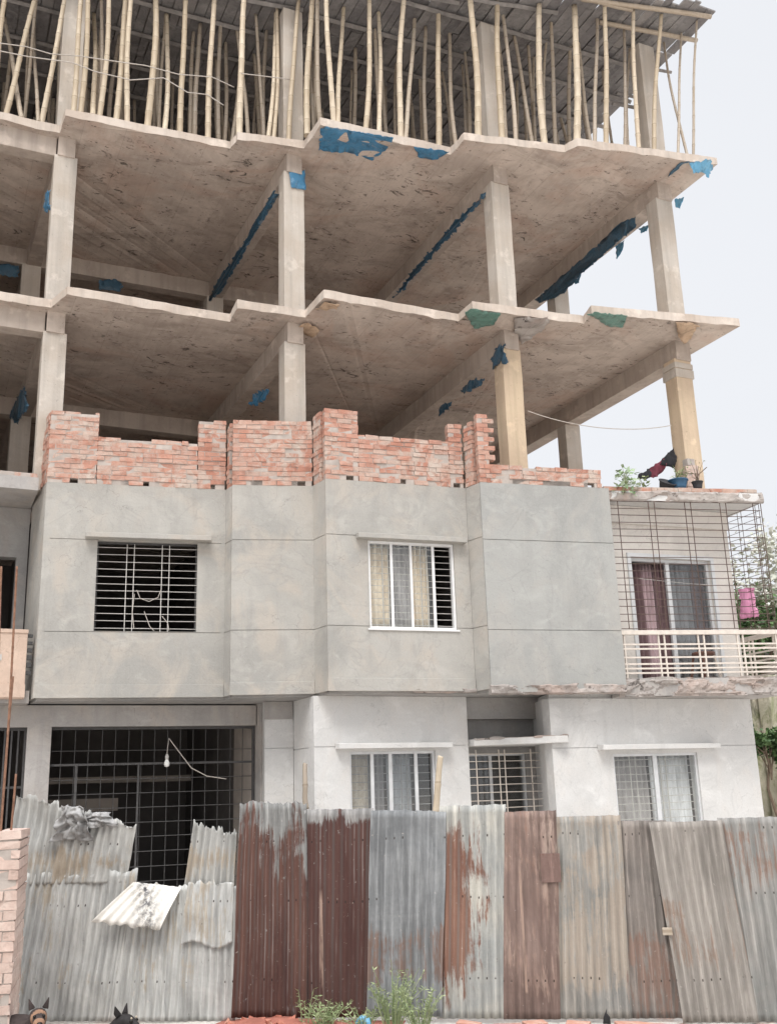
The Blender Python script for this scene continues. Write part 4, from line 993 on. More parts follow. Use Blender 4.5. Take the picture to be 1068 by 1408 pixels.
scrap("plastic_sheet", "dark blue plastic patch on the inner cross beam between the left columns", "plastic sheet", [aty(x, y, 18.27) for x, y in ((136, 386), (160, 384), (170, 394), (166, 401), (138, 399))], 'blue_dark', (0, -1, 0), .02, .01, seed=27)
scrap("plastic_sheet", "dark blue plastic patch on the far left inner beam", "plastic sheet", [aty(x, y, 18.27) for x, y in ((-4, 362), (26, 366), (26, 382), (-4, 378))], 'blue_dark', (0, -1, 0), .02, .01, seed=28)
beam_film("navy film rag beside the far left column, lower open storey", 1.20, ((36, 532), (40, 560), (24, 582), (16, 570), (28, 545)), seed=29)
scrap("plastic_sheet", "pale green plastic film under the middle of the lower slab edge", "plastic sheet", under(((638, 428), (650, 424), (688, 430), (678, 446), (652, 452)), U2), 'green', seed=30)
scrap("plastic_sheet", "grey green plastic film under the lower slab edge near the corner bay", "plastic sheet", under(((806, 431), (820, 428), (862, 433), (856, 449), (838, 448)), U2), 'green', seed=31)
for i, (pp, lb) in enumerate(((((432, 424), (446, 414), (466, 414), (463, 423), (448, 424)), "brown paper flap under the slab step beside the second column, upper one"), (((404, 450), (420, 440), (440, 452), (430, 462), (415, 456)), "brown paper flap at the second column head, lower one"), (((706, 436), (752, 432), (754, 442), (740, 455), (716, 470), (706, 456)), "pale curling paper sheet under the slab beside the third column"), (((928, 441), (960, 444), (950, 462), (938, 470), (930, 458)), "folded paper flap under the slab at the right column head"))):
    scrap("paper_flap", lb, "paper flap", under(pp, U2), 'paper' if i != 2 else 'rough_edge', (0, -.35, -1), .01, .05, .004, .004, seed=40+i)
# ------------------------------------------------------------------ ground and the corrugated iron fence
n = 90; vs = []; fs = []
def gz(x, y):
    d = math.hypot(x-3.5, y-8); k = max(0, 1-d/14)
    return .025*k*mnoise.fractal(Vector((x*1.3, y*1.3, 0)), 1, 2, 4)-.012
gx = sorted(set([-400, -120, -50, -25, -15, -10]+[-6+i*.22 for i in range(82)]+[14, 20, 30, 60, 130, 400])); gy = sorted(set([-300, -90, -40, -20, -10]+[-4+i*.22 for i in range(90)]+[18, 22, 30, 50, 110, 300, 500]))
mb = MB(); vs = [(x, y, gz(x, y) if -5 < x < 12 and -4 < y < 15 else -.012) for y in gy for x in gx]; m = len(gx)
mb.add(vs, [(j*m+i, j*m+i+1, (j+1)*m+i+1, (j+1)*m+i) for j in range(len(gy)-1) for i in range(m-1)])
structure(mb.build("ground", 'ground', None, True))
fN = frame((1.03, 9.79), (6.11, 6.44))
def sheet(label, b0, b1, t0, t1, zb, zt, mat, t=0.0, pitch=.066, amp=.0095, tear=None, top=None, bow=.0, name="corrugated_sheet", group=None, nz=26, bot=None, lean=0.0, dents=.011, flat=None):
    """corrugated iron: bottom edge from b0 to b1 along the fence, top edge from t0 to t1"""
    wd = b1-b0; n = max(8, int(wd/pitch*8)); mb = MB(); vs = []; fs = []; ribs = []
    sd = random.uniform(0, 50)
    for j in range(nz+1):
        v = j/nz
        for i in range(n+1):
            u = i/n
            ztop = zt+(top(u) if top else 0); zbt = zb+(bot(u) if bot else 0)
            z = zbt+(ztop-zbt)*v
            if tear and j == nz: z += tear*mnoise.fractal(Vector((u*9+sd, sd, 0)), .8, 2.2, 5)
            s = (b0+(t0-b0)*v)*(1-u)+(b1+(t1-b1)*v)*u
            k = amp if not flat else amp*flat
            s += .012*mnoise.noise(Vector((s*1.6+sd, z*1.3, 4)))
            d = t+k*math.cos(2*math.pi*u*wd/pitch)+bow*math.sin(v*math.pi)+lean*v+dents*mnoise.fractal(Vector((s*3+sd, z*2.2, sd)), 1, 2, 3)
            if tear and j >= nz-1: d += .02*mnoise.noise(Vector((u*11+sd, v*3, 2)))
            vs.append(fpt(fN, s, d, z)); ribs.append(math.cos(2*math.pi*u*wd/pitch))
    fs = [(j*(n+1)+i, j*(n+1)+i+1, (j+1)*(n+1)+i+1, (j+1)*(n+1)+i) for j in range(nz) for i in range(n)]
    mb.add(vs, fs); org = fpt(fN, b0, t, 0)
    me_o = mb.build(name, mat, None, True, origin=(0, 0, 0), fixn=False)
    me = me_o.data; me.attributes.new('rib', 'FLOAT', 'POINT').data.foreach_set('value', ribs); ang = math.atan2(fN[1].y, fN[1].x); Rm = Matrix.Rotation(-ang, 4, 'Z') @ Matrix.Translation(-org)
    me.transform(Rm); me_o.location = org; me_o.rotation_euler = (0, 0, ang)
    sm = me_o.modifiers.new("gauge", 'SOLIDIFY'); sm.thickness = .0016
    return tag(me_o, label, "corrugated sheet", group or "corrugated iron sheets of the fence")
RU1, RU2 = (.062, .026, .022), (.135, .066, .050)
MS = m_metal_sheet
G1, G2_ = (.34, .345, .34), (.46, .46, .45)
k_left = MS("galv_left", (.40, .405, .395), (.52, .52, .50), (.38, .33, .27), (.44, .40, .33), .1, 0, 2, 1, spot=.5)
k_upl = MS("galv_stained", (.38, .38, .365), (.47, .46, .43), (.32, .27, .21), (.36, .31, .25), .55, 1.0, 1.5, 2)
k_light = MS("galv_bright", (.60, .58, .53), (.70, .68, .63), (.42, .36, .28), (.5, .45, .37), .2, 0, 2, 3)
# left panel: long lower sheets, a shorter pair above, one bent flap
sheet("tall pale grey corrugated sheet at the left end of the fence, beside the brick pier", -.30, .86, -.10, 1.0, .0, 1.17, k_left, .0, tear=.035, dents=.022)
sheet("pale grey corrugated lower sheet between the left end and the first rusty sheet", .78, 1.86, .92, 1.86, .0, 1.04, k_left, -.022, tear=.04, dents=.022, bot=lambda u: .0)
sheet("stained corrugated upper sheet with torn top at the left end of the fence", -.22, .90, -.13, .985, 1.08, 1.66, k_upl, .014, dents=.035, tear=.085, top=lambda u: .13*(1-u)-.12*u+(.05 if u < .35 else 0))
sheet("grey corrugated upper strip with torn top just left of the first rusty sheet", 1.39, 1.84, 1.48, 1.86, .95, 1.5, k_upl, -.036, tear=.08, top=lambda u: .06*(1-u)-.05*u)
mb = MB(); vs = []; na, nb_ = 56, 10
for j in range(nb_+1):
    v = j/nb_
    for i in range(na+1):
        u = i/na; s = (.98-.30*v)+(1.40-.98+.0*v)*u+(.0)*v+.18*u*v*0
        z = 1.085-.05*u-.30*v-.02*u*v+(.03*mnoise.noise(Vector((u*9, 2, 0))) if j == nb_ else 0)
        d = .02+.10*math.sin(v*1.5)+.009*math.cos(2*math.pi*u*.42/.062)
        s += .04*v*(u-.5)+(.06 if u > .5 else 0)*v*0
        vs.append(fpt(fN, s+.14*u*v, d, z))
mb.add(vs, [(j*(na+1)+i, j*(na+1)+i+1, (j+1)*(na+1)+i+1, (j+1)*(na+1)+i) for j in range(nb_) for i in range(na)])
n_ = NT("flap_paint"); cflap = n_.mix(n_.ramp(n_.noise(3, 5), .35, .65), (.66, .63, .57), (.74, .72, .68))
sp_ = n_.n("ShaderNodeSeparateXYZ"); n_.l(n_.tc.outputs["Object"], sp_.inputs[0])
dist = n_.math('ABSOLUTE', n_.math('ADD', sp_.outputs[0], -.03))
soot = n_.math('MULTIPLY', n_.ramp(dist, .0, .13, 1, 0), n_.ramp(n_.noise(26, 4, .7), .4, .6))
cflap = n_.mix(soot, cflap, (.09, .09, .10)); MT['flap'] = n_.out(cflap, n_.noise(20, 4), .004, .5, .7)
o = mb.build("corrugated_flap", 'flap', None, True, origin=fpt(fN, 1.08, .08, .9), fixn=False); o.modifiers.new("gauge", 'SOLIDIFY').thickness = .0016
tag(o, "whitish corrugated flap bent down over the fence gap, spotted with black soot", "corrugated sheet", "corrugated iron sheets of the fence")
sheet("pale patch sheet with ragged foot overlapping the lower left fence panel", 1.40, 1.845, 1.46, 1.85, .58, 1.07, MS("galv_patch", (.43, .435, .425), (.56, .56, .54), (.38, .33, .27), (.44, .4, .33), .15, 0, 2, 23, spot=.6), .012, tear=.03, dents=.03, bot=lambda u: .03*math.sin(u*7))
# main run
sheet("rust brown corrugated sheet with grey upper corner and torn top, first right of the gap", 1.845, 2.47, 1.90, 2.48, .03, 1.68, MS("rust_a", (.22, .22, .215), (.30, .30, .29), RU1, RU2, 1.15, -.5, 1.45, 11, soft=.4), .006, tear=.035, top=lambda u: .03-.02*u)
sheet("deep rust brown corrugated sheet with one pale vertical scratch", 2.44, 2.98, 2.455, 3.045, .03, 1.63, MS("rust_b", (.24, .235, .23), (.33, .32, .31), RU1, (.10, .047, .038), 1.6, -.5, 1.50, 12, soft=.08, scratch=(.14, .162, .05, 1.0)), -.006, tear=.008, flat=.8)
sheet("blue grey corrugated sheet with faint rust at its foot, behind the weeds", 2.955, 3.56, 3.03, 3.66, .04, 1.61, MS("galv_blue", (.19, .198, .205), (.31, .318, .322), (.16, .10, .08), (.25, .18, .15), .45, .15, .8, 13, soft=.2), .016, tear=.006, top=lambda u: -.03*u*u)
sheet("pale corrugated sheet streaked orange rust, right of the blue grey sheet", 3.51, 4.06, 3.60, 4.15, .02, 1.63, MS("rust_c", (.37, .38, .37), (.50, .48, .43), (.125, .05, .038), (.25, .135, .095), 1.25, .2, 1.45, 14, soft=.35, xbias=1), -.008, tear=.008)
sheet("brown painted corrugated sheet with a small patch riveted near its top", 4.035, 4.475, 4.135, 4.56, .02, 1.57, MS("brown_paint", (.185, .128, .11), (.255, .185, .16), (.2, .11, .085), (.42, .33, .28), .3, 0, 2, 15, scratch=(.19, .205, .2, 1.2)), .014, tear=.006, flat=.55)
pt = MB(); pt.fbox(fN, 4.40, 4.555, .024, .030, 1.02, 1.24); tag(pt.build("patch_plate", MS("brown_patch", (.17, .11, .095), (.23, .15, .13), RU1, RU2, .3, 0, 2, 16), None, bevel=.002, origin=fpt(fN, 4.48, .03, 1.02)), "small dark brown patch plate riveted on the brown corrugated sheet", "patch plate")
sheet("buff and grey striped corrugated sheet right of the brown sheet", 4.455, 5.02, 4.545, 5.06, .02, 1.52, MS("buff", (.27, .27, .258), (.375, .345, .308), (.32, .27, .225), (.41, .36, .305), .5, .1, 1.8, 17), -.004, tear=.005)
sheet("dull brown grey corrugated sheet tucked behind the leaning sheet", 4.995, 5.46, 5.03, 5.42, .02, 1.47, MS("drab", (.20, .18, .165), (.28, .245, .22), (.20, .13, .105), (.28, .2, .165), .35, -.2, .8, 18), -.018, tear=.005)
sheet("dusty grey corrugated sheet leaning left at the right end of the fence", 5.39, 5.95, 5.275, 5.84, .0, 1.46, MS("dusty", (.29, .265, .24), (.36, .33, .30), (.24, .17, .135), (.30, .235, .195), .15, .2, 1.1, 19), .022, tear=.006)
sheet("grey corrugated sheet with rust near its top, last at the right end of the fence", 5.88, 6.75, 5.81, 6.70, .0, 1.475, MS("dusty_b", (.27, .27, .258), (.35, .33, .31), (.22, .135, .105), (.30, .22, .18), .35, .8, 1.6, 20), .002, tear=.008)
mb = MB(); mb.fbox(fN, 5.30, 5.375, .025, .05, .62, .675); tag(mb.build("wood_cleat", 'bamboo_old', None, bevel=.004, origin=fpt(fN, 5.34, .03, .64)), "small pale wooden cleat at the edge of the leaning sheet", "cleat")
for (s, lb) in ((.4, "left"), (2.1, "middle"), (3.95, "right"), (5.6, "far")):
    pass
# rag caught on the torn top
def rag(name, label, cat, c, w_, h_, mat, seed, drop=None):
    mb = MB(); n1, n2 = 26, 22; vs = []
    for j in range(n2+1):
        for i in range(n1+1):
            u, v = i/n1-.5, j/n2
            q = Vector((u*4+seed, v*4, seed))
            x = c[0]+u*w_*(.55+.6*v if drop is None else drop(v))+.05*mnoise.noise(q)
            vs.append(fpt(fN, x, c[1]+.05*math.sin(v*3.0)+.055*mnoise.fractal(q*1.3, 1, 2, 4)+.025*math.sin(u*20+seed), c[2]-h_*v+.03*mnoise.noise(q+Vector((5, 5, 5)))-.25*h_*abs(u)*(v)))
    mb.add(vs, [(j*(n1+1)+i, j*(n1+1)+i+1, (j+1)*(n1+1)+i+1, (j+1)*(n1+1)+i) for j in range(n2) for i in range(n1)])
    o = mb.build(name, mat, None, True, origin=fpt(fN, c[0], c[1], c[2]), fixn=False); o.modifiers.new("thick", 'SOLIDIFY').thickness = .004
    return tag(o, label, cat)
rag("dirty_rag", "crumpled grey rag caught on the torn top of the left fence sheet", "rag", (.42, .03, 1.72), .34, .27, 'c_rag', 3.3)
rag("dirty_rag", "long pale grey rag trailing right along the torn sheet top", "rag", (.60, .0, 1.655), .42, .12, 'c_rag', 7.1)
# bamboo stakes behind the fence
bamboo(aty(421, 1112, 12.9), aty(420, 1050, 12.9), .035, 'bamboo_old', None, "short bamboo stake left of the middle ground floor window", "bamboo stakes behind the fence", "bamboo_stake")['category'] = "bamboo stake"
a, b = aty(598, 1112, 9.6), aty(606, 1040, 9.6); bamboo(a+(a-b)*1.2, b, .036, 'bamboo', None, "pale split bamboo stake standing before the four-light ground floor window", "bamboo stakes behind the fence", "bamboo_stake")['category'] = "bamboo stake"
a, b = aty(421, 1112, 9.9), aty(420, 1050, 9.9)
# ------------------------------------------------------------------ brick pier and rebar, far left
fPr = frame((.66, 8.5), (.83, 8.47)); fPl = frame((.655, 9.5), (.655, 8.505))
mb, core = bricks(fPr, [(0, .17, 1.56)], .0, thick=.9, t_out=0)
bricks(fPl, [(0, .99, 1.58)], .0, mb=mb, core=core, thick=.03)
pr = mb.build("brick_pier", 'oldbrick', None, origin=(.74, 8.6, 0)); tag(pr, "weathered pale brick pier end at the far left of the fence", "brick pier"); core.build("mortar_joint", 'mortar', pr)
for k, (x0, y0, x1, y1, Y, lb) in enumerate(((1, 1134, 25, 779, 8.62, "long rusty rebar rising from the brick pier, the right one of the tall pair"), (-8, 1134, 4, 779, 8.62, "long rusty rebar rising from the brick pier, the left one of the tall pair"), (14, 1144, 22, 1064, 8.7, "short rusty rebar stub sticking out of the brick pier"), (2, 1140, 20, 930, 8.75, "medium rusty rebar beside the tall pair over the brick pier"))):
    a, b = aty(x0, y0, Y), aty(x1, y1, Y); a = a+(a-b)*.18; m = MB(); P = []; rs = []
    N = int((b-a).length/.03)
    for i in range(N+1): P.append(a+(b-a)*i/N+Vector((.01*math.sin(i*.05+k), 0, 0))); rs.append(.0085+(.0012 if i % 2 else 0))
    m.tube(P, rs, 6); tag(m.build("rebar", 'rebar', None, True, origin=a), lb, "rebar", "rebars over the brick pier")
# ------------------------------------------------------------------ bricks, rubble and weeds at the foot of the fence
bp_ = [(3.62, .30, 10), (3.80, .22, -15), (4.08, .30, 5), (4.30, .20, 30), (4.62, .24, -8), (4.98, .22, 12), (5.15, .3, -20)]
lbs = ["broken red brick at the foot of the fence, leftmost of the row", "red brick lying askew beside the leftmost broken brick", "red brick under the streaked rusty sheet", "tilted red brick under the brown sheet", "red brick under the buff striped sheet", "red brick under the dull brown grey sheet, left one", "red brick under the dull brown grey sheet, right one"]
for (s, t, a), lb in zip(bp_, lbs):
    m = MB(); c = fpt(fN, s, t, 0); ca, sa = math.cos(R(a)), math.sin(R(a)); d = Vector((fN[1].x*ca-fN[1].y*sa, fN[1].x*sa+fN[1].y*ca))
    m.fbox((c.xy-d*.11, d, Vector((d.y, -d.x)), .22), 0, random.uniform(.17, .23), -.05, .05, -.03, .042, .008)
    tag(m.build("loose_brick", 'brick', None, bevel=.006, origin=c), lb, "brick", "loose bricks along the fence foot")
m = MB()
for i in range(260):
    s, t = random.gauss(2.25, .38), random.gauss(.22, .12)
    if not (1.85 < s < 3.2) or t < .03: continue
    h = max(.0, .05*(1-abs(s-2.2)/.7)); q = random.uniform(.012, .05); c = fpt(fN, s, t, h*random.random())
    rv = [Vector((random.gauss(0, 1), random.gauss(0, 1), random.gauss(0, .7))).normalized()*q*random.uniform(.6, 1) for _ in range(8)]
    o_ = len(m.v); vs = [c+v for v in rv]
    bm = bmesh.new(); [bm.verts.new(v) for v in vs]; bmesh.ops.convex_hull(bm, input=bm.verts[:]); bm.verts.index_update()
    bm.verts.ensure_lookup_table(); m.add([v.co.copy() for v in bm.verts], [tuple(v.index for v in f.verts) for f in bm.faces]); bm.free()
mound = MB(); nn = 40; vs = []
for j in range(nn+1):
    for i in range(nn+1):
        s, t = 1.75+1.5*i/nn, -.12+.75*j/nn
        h = .075*math.exp(-((s-2.2)/.42)**2)*math.exp(-((t-.15)/.22)**2)+.02*mnoise.fractal(Vector((s*5, t*5, 1)), 1, 2, 4)*math.exp(-((s-2.3)/.5)**2)-.014
        vs.append(fpt(fN, s, t, h))
mound.add(vs, [(j*(nn+1)+i, j*(nn+1)+i+1, (j+1)*(nn+1)+i+1, (j+1)*(nn+1)+i) for j in range(nn) for i in range(nn)])
md = mound.build("brick_dust", m_plain("red_brick_dust", (.30, .115, .085), .95, .3, 5), None, True, origin=fpt(fN, 2.2, .1, 0)); tag(md, "heap of red brick dust at the foot of the first rusty sheet", "brick dust", None, 'stuff')
rb = m.build("brick_rubble", 'rubble', None, origin=fpt(fN, 2.25, .2, 0)); tag(rb, "crumbled red brick rubble along the fence foot", "rubble", None, 'stuff')
def weed(label, s, t, h, spread, nst, mat='leaf_weed', name="weed", seed=0, leaf=.05, base=0.0):
    rnd = random.Random(seed); m = MB(); st = MB(); c = fpt(fN, s, t, base)
    for k in range(nst):
        a = rnd.uniform(0, 6.28); r0 = rnd.uniform(0, spread*.35); tip = Vector((math.cos(a)*spread*rnd.uniform(.2, 1), math.sin(a)*spread*.6*rnd.uniform(.2, 1), h*rnd.uniform(.45, 1)))
        b0 = c+Vector((math.cos(a)*r0, math.sin(a)*r0*.6, 0)); mid = tip*.5+Vector((0, 0, h*.12)); P = [b0, b0+mid*.5, b0+mid, b0+mid*.4+tip*.6, b0+tip]
        st.tube(P, [.0032, .003, .0024, .002, .001], 4, False)
        for q in range(int(11*h/.4)+4):
            u = rnd.uniform(.12, 1); i = min(3, int(u*4)); p = P[i]+(P[i+1]-P[i])*(u*4-i)
            d = Vector((rnd.gauss(0, 1), rnd.gauss(0, 1), rnd.uniform(-.1, 1))).normalized(); L = leaf*rnd.uniform(.5, 1.2); sd = d.cross(Vector((rnd.gauss(0, 1), rnd.gauss(0, 1), 1))).normalized()*L*.13
            m.add([p, p+d*L*.45+sd, p+d*L, p+d*L*.45-sd], [(0, 1, 2, 3)])
    o = st.build(name, 'leaf_weed', None, origin=c, fixn=False); tag(o, label, "weed", "weeds at the foot of the fence")
    m.build("leaves", mat, o, fixn=False); return o
weed("tall feathery green weed before the blue grey sheet", 3.20, .26, .47, .24, 44, seed=1, leaf=.038)
weed("dense low part of green weed right of the tallest weed", 3.42, .32, .33, .2, 32, seed=2, leaf=.038)
weed("low yellow green weed patch before the scratched rusty sheet", 2.66, .3, .22, .22, 34, seed=3, leaf=.05)
weed("thin arching weed at the seam of the two rusty sheets", 2.50, .2, .36, .14, 5, seed=4, leaf=.04)
weed("short weed between the yellow green patch and the tall weed", 2.98, .33, .18, .2, 26, seed=5, leaf=.045)
scrap("plastic_bag", "crumpled light blue plastic bag among the weeds", "plastic bag", [fpt(fN, 2.90+a*.8, .30+b, .0+c_*.75) for a, b, c_ in ((0, 0, 0), (.09, .02, .0), (.14, 0, .04), (.11, -.03, .11), (.05, -.02, .13), (-.01, -.02, .06))], 'blue_bright', (0, -1, .3), .012, .05, .01, seed=60)
scrap("plastic_scrap", "dark blue grey plastic twist stuck at the foot of the buff sheet", "plastic scrap", [fpt(fN, 4.78+a, .05, .0+c_) for a, c_ in ((0, 0), (.05, 0), (.045, .05), (.02, .08), (.025, .115), (.01, .08))], 'dark', (0, -1, 0), .01, .03, .01, seed=61)
# ------------------------------------------------------------------ things on the balcony and its roof
P0 = lambda x, y, t: fpt(fF, on(fF, x, y)[0], t, on(fF, x, y)[1])
ZR = 6.13
def leafplant(name, label, c, h, spread, nl, mat, leaf, seed, stems='bark', droop=0.0, wide=.4):
    rnd = random.Random(seed); m = MB(); st = MB(); c = Vector(c)
    for k in range(nl):
        a = rnd.uniform(0, 6.28); d = Vector((math.cos(a)*spread*rnd.uniform(.1, 1), math.sin(a)*spread*rnd.uniform(.1, .8), h*rnd.uniform(-droop, 1)))
        p = c+d
        if k % 3 == 0: st.tube([c+Vector((0, 0, -.02)), c+d*.5+Vector((0, 0, h*.15)), p], [.005, .004, .002], 4, False)
        dd = Vector((d.x+rnd.gauss(0, .05), d.y-abs(rnd.gauss(0, .06)), rnd.gauss(0, .06))).normalized(); L = leaf*rnd.uniform(.6, 1.2)
        sd = dd.cross(Vector((rnd.gauss(0, .5), rnd.gauss(0, .5)-.6, 1))).normalized()*L*wide
        m.add([p-dd*L*.3, p+dd*L*.3+sd, p+dd*L, p+dd*L*.3-sd], [(0, 1, 2, 3)])
    o = st.build(name, stems, None, origin=c, fixn=False); m.build("leaves", mat, o, fixn=False); return tag(o, label, "plant")
def fs(x, t, z): return fpt(fF, on(fF, x, 675)[0], t, z)
leafplant("variegated_plant", "pale variegated leafy plant spilling over the left edge of the balcony roof", fs(861, .0, 6.15), .26, .20, 90, 'leaf_pale', .075, 5, 'leaf_weed', .75)
leafplant("small_plant", "small green plant between the variegated plant and the dark pot", fs(893, -.2, 6.13), .2, .12, 26, 'leaf_weed', .07, 6, 'leaf_weed')
def pot(name, label, c, r, h, mat, cat="plant pot", tilt=0.0):
    m = MB(); m.lathe((0, 0, 0), [(r*.72, 0), (r*.8, h*.3), (r*.95, h*.9), (r*1.06, h*.9), (r*1.06, h), (r*.94, h), (r*.9, h*.85)], 20)
    m2 = MB(); m2.v = [v+Vector(c) for v in m.v]; m2.f = m.f
    o = m2.build(name, mat, None, True, origin=c); o.rotation_euler = (tilt, 0, 0)
    return tag(o, label, cat)
pot("plastic_tub", "blue plastic tub planter right of the dark basin on the balcony roof", fs(940, -.17, 6.132), .15, .15, 'tub')
leafplant("grass_plant", "spiky green grass plant growing in the blue tub", fs(941, -.17, 6.27), .2, .12, 46, 'leaf_weed', .14, 8, 'leaf_weed', 0, .06)
pot("dark_basin", "dark grey basin tipped on its side left of the blue tub", fs(923, -.2, 6.15), .135, .12, 'terr', tilt=R(35))
pot("dark_pot", "small dark flower pot with a twiggy plant before the brick stub", fs(965, -.13, 6.132), .085, .12, 'terr')
leafplant("twiggy_plant", "twiggy half bare plant rising from the small dark pot", fs(966, -.13, 6.24), .36, .2, 22, 'leaf_weed', .04, 9, 'bark')
cable("twig", "bare forked twig leaning out of the small dark pot", [fs(962, -.13, 6.24), fs(972, -.22, 6.40), fs(984, -.2, 6.52)], .007, 'bark', 'twig')
mb, core = bricks(frame(fs(964, -.42, 0).xy, fs(985, -.42, 0).xy), [(0, .21, 6.62)], 6.052, thick=.18)
o = mb.build("brick_stub", 'oldbrick', None, origin=fs(973, -.45, 6.05)); core.build("mortar_joint", 'mortar', o); tag(o, "short brick stub beside the right buff column on the balcony roof", "brick stub")
m = MB(); c = fs(971, -.5, 6.622); m.box(c.x-.06, c.x+.09, c.y-.06, c.y+.06, 6.622, 6.74); tag(m.build("cement_block", 'rough_edge', None, bevel=.008, origin=c), "grey cement block lying on top of the brick stub", "block")
# dark cloth strung from the column to the parapet
Yc = 12.2
scrap("black_cloth", "black cloth hung slanting from the right buff column to the parapet", "cloth", [aty(x, y, Yc) for x, y in ((926, 615), (929, 630), (925, 644), (905, 640), (908, 632), (915, 625))], 'c_black', (0, -1, 0), .012, .03, .0, .004, seed=70)
scrap("red_cloth", "dark red cloth between the black cloths on the balcony roof line", "cloth", [aty(x, y, Yc+.02) for x, y in ((914, 627), (913, 645), (902, 656), (888, 658), (892, 645))], 'c_red', (0, -1, 0), .012, .03, .0, .004, seed=71)
scrap("black_cloth", "black cloth tail trailing low left of the dark red cloth", "cloth", [aty(x, y, Yc+.01) for x, y in ((897, 641), (893, 655), (888, 659), (874, 659), (876, 653))], 'c_black', (0, -1, 0), .01, .02, .0, .004, seed=72)
# towel, stool
scrap("pink_towel", "bright pink towel hanging on the right side of the balcony cage", "towel", [aty(x, y, 11.9) for x, y in ((1011, 811), (1035, 809), (1039, 849), (1016, 851))], 'c_pinktowel', (0, -1, 0), .012, .06, .0, .005, seed=73)
cs = fpt(fF, on(fF, 988, 925)[0], -.42, 3.226)
st = thing("plastic_stool", "brown plastic stool with pale legs standing on the balcony floor", "stool", cs)
m = MB(); m.lathe(cs, [(.12, .36), (.17, .37), (.175, .40), (.165, .42), (.0, .425)], 14); m.build("seat", 'stool', st, True)
for (a, b) in ((-1, -1), (1, -1), (1, 1), (-1, 1)):
    m = MB(); m.tube([cs+Vector((a*.15, b*.15, 0)), cs+Vector((a*.105, b*.105, .375))], [.022, .02], 6); m.build("leg", 'bar_cream' if a > 0 else 'stool', st)
cable("clothes_line", "thin clothes line slung across the balcony door behind the cage", [fpt(fF, .35, -.2, 4.75), fpt(fF, 1.3, -.2, 4.66), fpt(fF, 2.3, -.2, 4.6)], .004, 'bar_white', 'clothes line')
# bulb and flex in the garage
bq = on(fGG, 230, 1046); bpos = fpt(fGG, bq[0], -.02, bq[1]); top = fpt(fGG, on(fGG, 233, 1015)[0], -.02, on(fGG, 233, 1015)[1])
bl = thing("light_bulb", "unlit bulb dangling on a flex in the garage opening", "light bulb", bpos)
m = MB(); m.lathe(bpos, [(.004, -.085), (.03, -.075), (.04, -.045), (.036, -.02), (.022, .01), (.02, .02)], 14); m.build("bulb", 'bulbglass', bl, True)
m = MB(); m.lathe(bpos, [(.024, .02), (.026, .06), (.015, .09), (.006, .095)], 12); m.build("holder", 'bar_white', bl, True)
m = MB(); m.tube([bpos+Vector((0, 0, .09)), bpos+Vector((.006, 0, .18)), top], .006, 5); m.build("flex", 'wire', bl, True)
q2 = [fpt(fGG, on(fGG, x, y)[0], -.03, on(fGG, x, y)[1]) for x, y in ((233, 1015), (248, 1035), (264, 1056), (285, 1067), (312, 1071))]
cable("bulb_cable", "slack cable running from the bulb to the right side of the garage opening", q2, .007, 'wire', 'cable')
